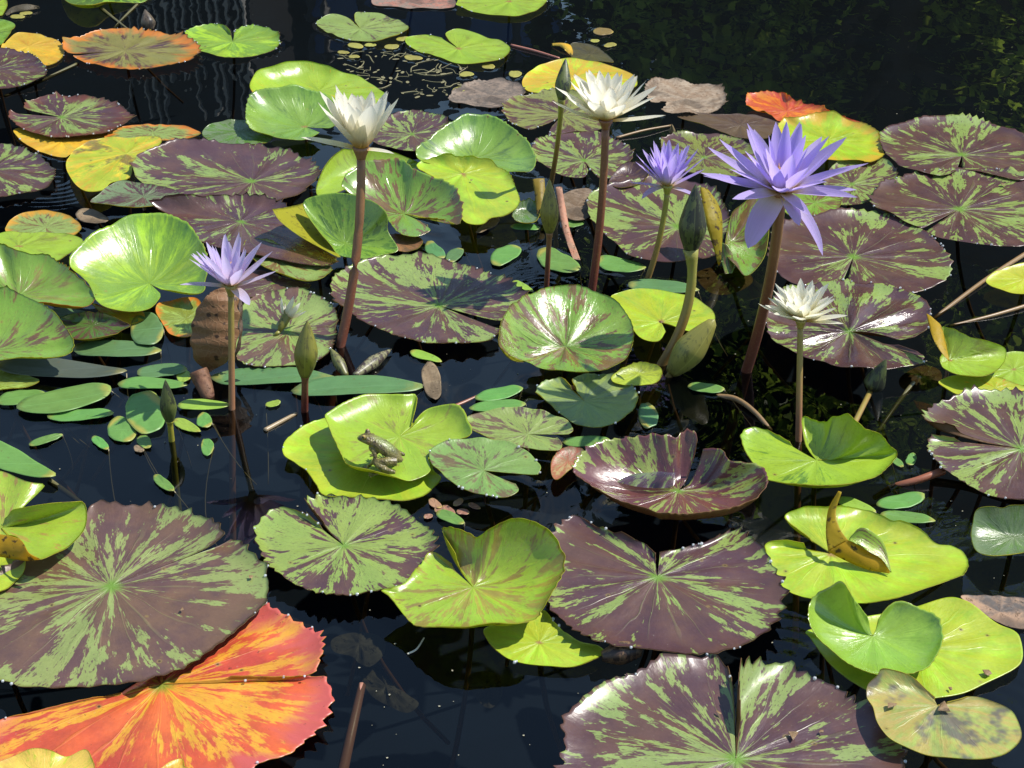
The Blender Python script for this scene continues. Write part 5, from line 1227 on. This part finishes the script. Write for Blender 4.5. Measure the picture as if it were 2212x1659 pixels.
# ================================================================= flowers
BRS = ((.17, .055, .032), (.22, .11, .045)); RDS = ((.16, .04, .025), (.20, .085, .04)); GRS = ((.28, .17, .045), (.26, .25, .045)); BGR = ((.32, .15, .075), (.27, .21, .05))
WS = petal_mat('cream'); VS = petal_mat('violet')
flower('tall white lily with cupped petals on a reddish stem, left of centre', 780, 341, .372, 735, 748, 'white',
       [(9, 48, 62, .124, .046, 10), (9, 58, 70, .122, .046, 30), (7, 70, 80, .112, .040, 5), (5, 80, 86, .095, .032, 30)],
       [(182, 8, 14, .115, .034), (352, 0, -6, .062, .022), (85, 30, 20, .09, .03)], BRS, .0096, lean=(.02, -.02), bend=.012, seed=21)
flower('wide open white lily on a dark red stem, right of the long bud', 1308, 275, .375, 1277, 636, 'white',
       [(9, 30, 40, .114, .040, 12), (9, 46, 54, .112, .040, 30), (8, 60, 68, .104, .036, 8), (7, 74, 80, .092, .030, 25)],
       [(183, 10, 34, .118, .024), (-6, 2, 14, .120, .022)], RDS, .0088, bend=.006, seed=22, cone=.8)
flower('small white lily low on a thin brown stem, right', 1729, 706, .21, 1725, 952, 'cream',
       [(10, 22, 32, .074, .027, 4), (10, 42, 50, .074, .027, 22), (9, 58, 66, .070, .025, 8), (8, 74, 80, .062, .021, 15)],
       [(176, 14, 34, .080, .018), (-4, 6, 12, .078, .020), (-14, 0, 2, .07, .018)], BGR, .0058, seed=23, cone=.7)
flower('large violet lily with drooping outer petals, right', 1686, 432, .415, 1612, 802, 'violet',
       [(8, 12, 20, .142, .030, 6), (8, 34, 40, .138, .033, 26), (8, 54, 58, .130, .033, 12), (6, 70, 76, .112, .028, 30)],
       [(228, -28, -52, .115, .050), (318, -22, -62, .135, .028), (292, -20, -30, .07, .028), (2, 4, -2, .13, .022), (178, 16, 10, .14, .024)], BRS, .0105, lean=(.02, -.05), bend=.01, seed=24)
flower('smaller violet lily left of the large upright bud', 1441, 416, .20, 1400, 600, 'violet',
       [(10, 48, 54, .102, .023, 10), (10, 60, 66, .102, .023, 28), (8, 72, 78, .096, .021, 5)],
       [(200, 4, -42, .06, .022), (345, -6, -22, .075, .018), (178, 6, 4, .078, .014), (170, 34, 40, .085, .016), (8, 26, 30, .085, .014), (14, 22, 26, .075, .014)], GRS, .0065, bend=.006, seed=25, cone=.8)
flower('small lilac lily on a yellowish stem, left', 499, 637, .222, 501, 884, 'lilac',
       [(9, 38, 46, .098, .022, 14), (9, 54, 62, .098, .022, 33), (7, 70, 78, .090, .020, 6)],
       [(183, 8, 0, .088, .019), (318, -14, -30, .052, .024), (14, 12, 24, .085, .016), (165, 36, 46, .09, .018)], BGR, .0062, seed=26, cone=.9)

# ================================================================= buds
BD = bud_mat((.085, .105, .025), (.022, .026, .014), .55); BL = bud_mat((.19, .18, .03), (.11, .10, .025), .4, 120.0); BK = bud_mat((.07, .09, .025), (.018, .022, .012), .65)
bud('tall dark pointed bud behind the rear white lily', (1222, 126), (1213, 216), 36, (1190, 396), .275, .36, BD, GRS, .0062, bend=.004)
bud('short green bud on a reddish stem, centre', (1187, 386), (1187, 502), 42, (1180, 628), .145, .265, BL, BRS, .0055)
bud('large dark green bud on a curved thick stem, right of centre', (1503, 398), (1492, 542), 62, (1430, 786), .232, .366, BK, GRS, .0095, bend=.022)
bud('plump olive bud on a short reddish stem, left of centre', (664, 692), (659, 812), 53, (658, 888), .085, .20, BL, RDS, .0065, fat=.42)
bud('small dark speckled bud close to the water, left', (357, 820), (367, 912), 36, (371, 952), .04, .13, BD, ((.28, .26, .03), (.30, .27, .03)), .0055)
bud('fat leaning green pod with a pink tip at the foot of the large bud stem', (1544, 690), (1450, 806), 66, (1446, 812), .006, .12, bud_mat((.26, .24, .05), (.16, .15, .035), .35, 120.0), GRS, .007, fat=.45, tipw=.22)
bud('dark half sunken bud tip right of the small white lily stem', (1914, 776), (1882, 842), 46, (1880, 846), .0, .07, BK, GRS, .005, fat=.2)
bud('brown bud lying on the water under the big flat purple pad', (1388, 1402), (1300, 1418), 50, None, .012, .02, bud_mat((.17, .10, .05), (.05, .03, .02), .5), GRS, fat=.5, tipw=.5)
bud('brown sunken bud behind the orange rimmed pad', (313, 20), (324, 66), 30, (325, 70), .0, .06, bud_mat((.10, .075, .05), (.03, .022, .018), .5), GRS, .005)
bud('thin brown bud tip left of the olive mottled pad', (1451, 268), (1453, 294), 14, (1453, 296), .0, .04, bud_mat((.22, .16, .08), (.12, .08, .05), .5), GRS, .003)
bud('mottled brown bud lying afloat below the central purple pad', (846, 754), (766, 812), 30, None, .006, .008, bud_mat((.20, .19, .10), (.05, .035, .03), .6, 110.0), GRS, fat=.5)
bud('small green bud leaning at the foot of the tall white lily stem', (714, 752), (748, 812), 26, None, .0, .03, bud_mat((.16, .16, .05), (.06, .05, .03), .5), GRS, fat=.5)
# withering white bud on the mottled pad
C0 = gp(603, 716, .02)
wb_ = empty('withering_bud', tuple(C0), 'withering half open white bud lying on the mottled pad', 'bud', BUDS)
ax_ = (gp(640, 640, .07) - C0).normalized()
V, F = tube([C0, C0 + ax_ * .02, C0 + ax_ * .045, C0 + ax_ * .06], [.004, .010, .011, .007], 10)
mesh_obj('calyx', V, F, BL, wb_, attrs={'pet': [(0.5, 0, .5)] * len(V)})
for k in range(10):
    petal_mesh('petal', wb_, C0 + ax_ * .03, ax_, k * 36 + random.uniform(-12, 12), 55 + random.uniform(-15, 20), 88 + random.uniform(-40, 20), random.uniform(.03, .055), .013, WS if k % 3 else petal_mat('white'), cup=.4, twist=random.uniform(-40, 40))
stalkV, stalkF = tube(bez(C0, gp(590, 728, .015), gp(575, 740, -.03), 6), .004, 7)
mesh_obj('stem', stalkV, stalkF, stem_mat(*GRS), wb_, attrs={'pet': [(0, 0, 1)] * len(stalkV)})

# ================================================================= rolled and withered leaves
rl = empty('rolled_leaf', tuple(gp(452, 800, 0)), 'rolled brown spotted leaf standing upright behind the small lilac lily', 'leaf', 'withered leaves')
RM = spotted_mat((.15, .095, .04), (.26, .16, .08), 58.0)
sheet('blade', [(478, 622, 17), (458, 630, 16.4), (446, 640, 16), (437, 652, 15), (424, 668, 13.4), (421, 684, 12), (413, 700, 10.6), (415, 718, 9), (410, 738, 7.4), (416, 756, 5.8), (420, 778, 3.4), (436, 792, 1.6), (450, 803, .4)], [(500, 620, 16.4), (512, 634, 15.4), (516, 650, 14.4), (512, 664, 13.4), (519, 680, 12), (514, 700, 10.4), (517, 720, 8.8), (511, 738, 7.4), (508, 756, 5.8), (497, 770, 4.4), (488, 784, 2.8), (470, 794, 1.4), (454, 804, .3)], RM, rl, n=48, m=16, bulge=.013, wave=.0022, seed=31)
sheet('torn_edge', [(514, 640, 14.4), (517, 690, 10.8), (514, 740, 7), (500, 778, 3.4)], [(523, 648, 13.6), (524, 700, 9.8), (520, 745, 6.4), (506, 782, 3)], dead_mat((.06, .035, .02), (.12, .07, .035), 60.0), rl, wave=.004, seed=36)
V, F = tube(catmull([tuple(gp(x, y, z / 100)) for x, y, z in ((428, 800, 3), (436, 820, 1.5), (446, 845, .5), (452, 866, -1))], 10), [.018, .019, .019, .018, .017, .016, .015, .014, .013, .012], 12)
mesh_obj('rolled_base', V, F, dead_mat((.14, .06, .035), (.22, .11, .06), 60.0), rl)
ss = sheet('withered_strip', [(1200, 405, 9), (1206, 450, 6), (1216, 500, 3), (1238, 560, .3)], [(1214, 405, 9), (1222, 450, 6), (1232, 500, 3), (1254, 562, .3)], dead_mat((.45, .20, .12), (.38, .22, .14), 50.0, .8), None, bulge=.004, seed=32)
tag(ss, 'salmon spotted withered strip hanging behind the short bud', 'leaf', 'withered leaves')
ss = sheet('withered_strip', [(1150, 388, 8), (1155, 420, 5.5), (1160, 470, 2)], [(1176, 386, 8), (1178, 420, 5.5), (1176, 472, 2)], under_mat((.30, .22, .03), .9, .4), None, bulge=.006, seed=33)
tag(ss, 'yellow brown withered strip left of the short bud', 'leaf', 'withered leaves')
cl = sheet('curled_leaf', [(10, 30, .3), (25, 16, 1.6), (55, 9, 2.4), (84, 14, 1.2)], [(14, 34, .3), (30, 28, .4), (58, 24, .6), (86, 18, .4)], dead_mat((.06, .05, .03), (.12, .09, .05), 40.0), None, bulge=.006, seed=34)
tag(cl, 'dark curled leaf floating in the top left corner', 'leaf', 'withered leaves')

# ================================================================= loose stalks
TS = ((.26, .16, .07), (.24, .15, .07)); OS = ((.13, .12, .05), (.12, .11, .05)); PS = ((.30, .10, .05), (.24, .10, .06))
for lab, pts, rad, cols in [
    ('long tan stalk at the surface running from the right edge to the folded edge pad', [(2260, 520, .6), (2150, 590, .4), (2080, 640, .3), (2015, 690, -.6)], .006, TS),
    ('thin tan stalk below the long tan one at the right edge', [(2250, 650, .5), (2150, 680, .3), (2050, 705, -.4)], .0048, TS),
    ('reddish stalk stub poking out of the water left of the split purple pad', [(2038, 1017, 1.6), (1985, 1036, .8), (1930, 1052, -.8), (1890, 1075, -5)], .0075, PS),
    ('olive sunken stalk above the wavy lime pad', [(1973, 828, -.2), (1940, 870, -.6), (1915, 905, -1.5), (1895, 935, -3)], .005, OS),
    ('tan stalk arching out of the dark water left of the small white lily', [(1545, 856, -.5), (1590, 862, .5), (1630, 890, .6), (1665, 930, -.6)], .006, TS),
    ('tan sunken stalk under the split purple pad', [(2010, 1040, -1), (2080, 1050, -.6), (2160, 1075, -.8), (2240, 1100, -1)], .008, TS),
    ('pinkish sunken stalk rising from the bottom edge', [(735, 1690, -6), (757, 1590, -2.5), (775, 1510, -.8), (782, 1480, -.5)], .0085, ((.42, .20, .13), (.40, .19, .13))),
    ('olive sunken stalk from the broad patched leaf to the huge purple pad', [(108, 1040, -.2), (145, 1065, -.8), (182, 1092, -1.5)], .006, OS),
    ('tan floating twig near the brown stemmed bud', [(572, 930, .1), (605, 912, .2), (640, 893, .1)], .005, ((.32, .24, .14), (.30, .22, .12))),
    ('reddish sunken stalk above the frog pad', [(955, 888, -.5), (990, 875, -.2), (1030, 857, -.1)], .005, PS),
    ('olive sunken stalk crossing another behind the orange rimmed pad', [(218, 18, -.3), (245, 40, -.3), (276, 64, -.4)], .007, OS),
    ('olive sunken stalk slanting the other way behind the orange rimmed pad', [(300, 8, -.4), (275, 32, -.4), (246, 62, -.5)], .007, OS),
    ('long olive sunken stalk under the orange rimmed pad', [(168, 138, -.2), (95, 172, -.5), (10, 208, -1)], .006, OS),
    ('pinkish stalk reaching from the yellow green pad to the yellow orange pad', [(1104, 98, .2), (1155, 110, .4), (1208, 126, .3)], .005, ((.42, .17, .12), (.42, .17, .12))),
    ('thin tan twig beside the rear white lily stem', [(1331, 298, .3), (1390, 282, .8), (1450, 271, .4)], .004, TS),
    ('salmon stalk lying at the foot of the leaning pod', [(1180, 838, .3), (1260, 838, .4), (1340, 830, .6), (1430, 812, .6)], .0062, ((.45, .17, .09), (.42, .16, .09))),
    ('white thread of root floating below the olive lime pad', [(880, 1413, .2), (900, 1402, .3), (916, 1378, .2)], .0016, ((.6, .55, .42), (.6, .55, .42))),
]:
    stalk(lab, pts, rad, cols)

# crumbs of litter lying on the pads
CR = dead_mat((.22, .13, .06), (.35, .24, .13), 80.0)
def crumb(label, x, y, L, s=.0045):
    rg = random.Random(int(x * 7 + y))
    p = gp(x, y, ground_z(L) + .004)
    V = [p + Vector((rg.uniform(-1, 1) * s, rg.uniform(-1, 1) * s, rg.uniform(0, .5) * s)) for _ in range(9)]
    bm = bmesh.new()
    for v in V: bm.verts.new(v - p)
    bmesh.ops.convex_hull(bm, input=bm.verts)
    me = bpy.data.meshes.new('leaf_crumb'); bm.to_mesh(me); bm.free()
    me.materials.append(CR)
    o = bpy.data.objects.new('leaf_crumb', me); o.location = p; link(o)
    tag(o, label, 'litter', 'litter on the pads')
for a in [('tan litter crumb on the large lime pad behind the tall white lily', 612, 175, 1), ('tan litter crumb on the lime pad with the bud shadow', 1018, 390, 5), ('orange brown crumb on the large pad at the right edge', 2166, 400, 3, .008),
          ('larger dark crumb on the bottom edge pad', 1715, 1592, 3, .008), ('small dark crumb on the bottom edge pad', 1772, 1580, 3), ('brown crumb on the dying yellow and grey pad', 1927, 1524, 7, .008),
          ('upper crumb on the wide lime pad', 2133, 1455, 1, .008), ('lower crumb on the wide lime pad', 2055, 1488, 1), ('pale crumb on the huge dull purple pad', 395, 1316, 4), ('tan crumb in the split of the bottom edge pad', 1552, 1540, 3),
          ('brown crumb in the split of the huge dull purple pad', 540, 1248, 4), ('dark lump on the centre of the dying pad', 2035, 1528, 7, .011)]:
    crumb(*a)

# ================================================================= the frog
zb = ground_z(4) + .011
p0, p1 = gp(868, 1006, zb), gp(773, 936, zb + .056)
yaw = math.atan2(p1.y - p0.y, p1.x - p0.x)
FS = min(1.15, max(.8, math.hypot(p1.x - p0.x, p1.y - p0.y) / .0985))
frog = empty('frog', tuple(p0), 'brown and green frog sitting upright on the lime pad, facing left', 'frog')
frog.rotation_euler = (0, 0, yaw)
def loft(V, F, secs, m=20):
    """closed body along sections (x, z, half width, half height)"""
    S = catmull(secs, 30)
    b = len(V)
    for i, (x, z, w, h) in enumerate(S):
        q = S[min(i + 1, 29)] - S[max(i - 1, 0)]
        n = Vector((-q[1], 0, q[0])).normalized()
        for k in range(m):
            a = 2 * math.pi * k / m
            V.append(Vector((x, w * math.cos(a), z)) + n * (h * math.sin(a) * (1.0 if math.sin(a) > 0 else .85)))
    for i in range(29):
        F += [(b + i * m + k, b + i * m + (k + 1) % m, b + (i + 1) * m + (k + 1) % m, b + (i + 1) * m + k) for k in range(m)]
    F.append(tuple(b + k for k in range(m))[::-1]); F.append(tuple(b + 29 * m + k for k in range(m)))
def limb(V, F, pts, rr):
    P = catmull(pts, 14)
    q = np.interp(np.linspace(0, 1, 14), np.linspace(0, 1, len(rr)), rr)
    v, f = tube(P, list(q), 10)
    b = len(V)
    F += [tuple(i + b for i in g) for g in f]; V += v
def ball(V, F, c, rx, ry, rz, nu=14, nv=9):
    b = len(V)
    for i in range(nv + 1):
        th = math.pi * i / nv
        V += [Vector((c[0] + rx * math.sin(th) * math.cos(6.2832 * k / nu), c[1] + ry * math.sin(th) * math.sin(6.2832 * k / nu), c[2] + rz * math.cos(th))) for k in range(nu)]
    F += [(b + i * nu + k, b + i * nu + (k + 1) % nu, b + (i + 1) * nu + (k + 1) % nu, b + (i + 1) * nu + k) for i in range(nv) for k in range(nu)]
V, F = [], []
loft(V, F, [(-.002, .012, .004, .004), (.008, .018, .012, .010), (.026, .033, .0185, .0145), (.046, .046, .0195, .015), (.062, .0545, .0170, .0130), (.073, .0590, .0172, .0118), (.084, .0600, .0150, .0092), (.093, .0585, .0095, .0062), (.0985, .0570, .0030, .0030)])
ball(V, F, (.058, 0, .040), .016, .0165, .013)                       # chest and throat
for s in (-1, 1):
    ball(V, F, (.0785, s * .0115, .0695), .0062, .0055, .0060)
    limb(V, F, [(.008, s * .012, .016), (.030, s * .024, .021), (.052, s * .031, .021)], [.0095, .0105, .0062])       # thigh
    limb(V, F, [(.052, s * .031, .021), (.030, s * .037, .011), (.004, s * .036, .005)], [.0062, .0076, .0038])       # shank
    limb(V, F, [(.004, s * .036, .005), (.022, s * .041, .003), (.038, s * .043, .002)], [.0038, .0034, .0030])       # foot
    for dx, dy in ((.026, .004), (.024, .012), (.018, .018), (.020, -.004)):
        limb(V, F, [(.036, s * .043, .002), (.036 + dx * .55, s * (.043 + dy * .5), .0022), (.036 + dx, s * (.043 + dy), .001)], [.0026, .0016, .0018])
    limb(V, F, [(.061, s * .013, .046), (.052, s * .024, .030), (.060, s * .027, .014), (.070, s * .024, .002)], [.0062, .0050, .0040, .0032])   # arm
    for dx, dy in ((.013, .002), (.010, .009), (.010, -.006), (.001, .011)):
        limb(V, F, [(.070, s * .024, .002), (.070 + dx, s * (.024 + dy), .001)], [.0024, .0015])
V = [v * FS for v in V]
tmp = mesh_obj('body_raw', V, F, plain((.1, .1, .1)), None)
md = tmp.modifiers.new('r', 'REMESH'); md.mode = 'VOXEL'; md.voxel_size = 0.0011; md.use_smooth_shade = True
md = tmp.modifiers.new('s', 'SMOOTH'); md.factor = .5; md.iterations = 4
bpy.context.view_layer.update()
me = bpy.data.meshes.new_from_object(tmp.evaluated_get(bpy.context.evaluated_depsgraph_get()))
bpy.data.objects.remove(tmp)
me.name = 'body'
t = NT('frog_skin')
tcs = t.obj()
px_ = t.n('ShaderNodeSeparateXYZ'); t.t.links.new(tcs, px_.inputs[0])
n1 = t.noise(tcs, 85.0, 4.0, .65)
ay = t.math('ABSOLUTE', px_.outputs[1])
ridge = t.math('SUBTRACT', px_.outputs[2], t.math('MULTIPLY_ADD', px_.outputs[0], .62, .026))      # height above the flank line
cc = t.mix(t.sstep(n1, .40, .62), (.17, .145, .045), (.08, .06, .02))                             # bronze legs and flank
cc = t.mix(t.sstep(ridge, -.006, .003), cc, t.mix(t.sstep(n1, .44, .60), (.18, .225, .06), (.10, .115, .035)))   # grey olive back
cc = t.mix(t.sstep(px_.outputs[0], .068, .080), cc, t.mix(t.sstep(n1, .42, .62), (.15, .20, .04), (.08, .10, .025)))   # greener head
bars = t.sstep(t.math('MULTIPLY_ADD', n1, .6, t.voro(tcs, 80.0)), .58, .46)
cc = t.mix(t.math('MULTIPLY', bars, .85), cc, (.032, .022, .010))
wt = t.voro(tcs, 300.0)
me.materials.clear()
me.materials.append(t.out(cc, t.math('MULTIPLY_ADD', n1, .25, .28), .4, t.bump(t.math('MULTIPLY_ADD', n1, .9, wt), .6, .0016), 0.0, None, .15))
me.polygons.foreach_set('use_smooth', np.ones(len(me.polygons), dtype=bool))
link(bpy.data.objects.new('body', me), frog)
tE = NT('frog_eye')
eye_m = tE.out((.012, .009, .005), .06, .8)
gold = plain((.38, .27, .07), .25, .2, 200.0)
def frog_part(name, parent, c, r, mat):
    V, F = [], []
    ball(V, F, c, *r, 16, 12)
    o = mesh_obj(name, [v * FS for v in V], F, mat, None)
    o.parent = parent
    return o
for s in (-1, 1):
    eo = frog_part('eye', frog, (.0795, s * .0138, .0712), (.0047, .0040, .0047), gold)
    frog_part('pupil', eo, (.0802, s * .0160, .0716), (.0036, .0024, .0030), eye_m)
    frog_part('eardrum', frog, (.0685, s * .0168, .0600), (.0040, .0014, .0040), plain((.17, .11, .05), .4, .2, 90.0))
    frog_part('nostril', frog, (.0945, s * .0038, .0620), (.0008, .0008, .0007), eye_m)

build_water()
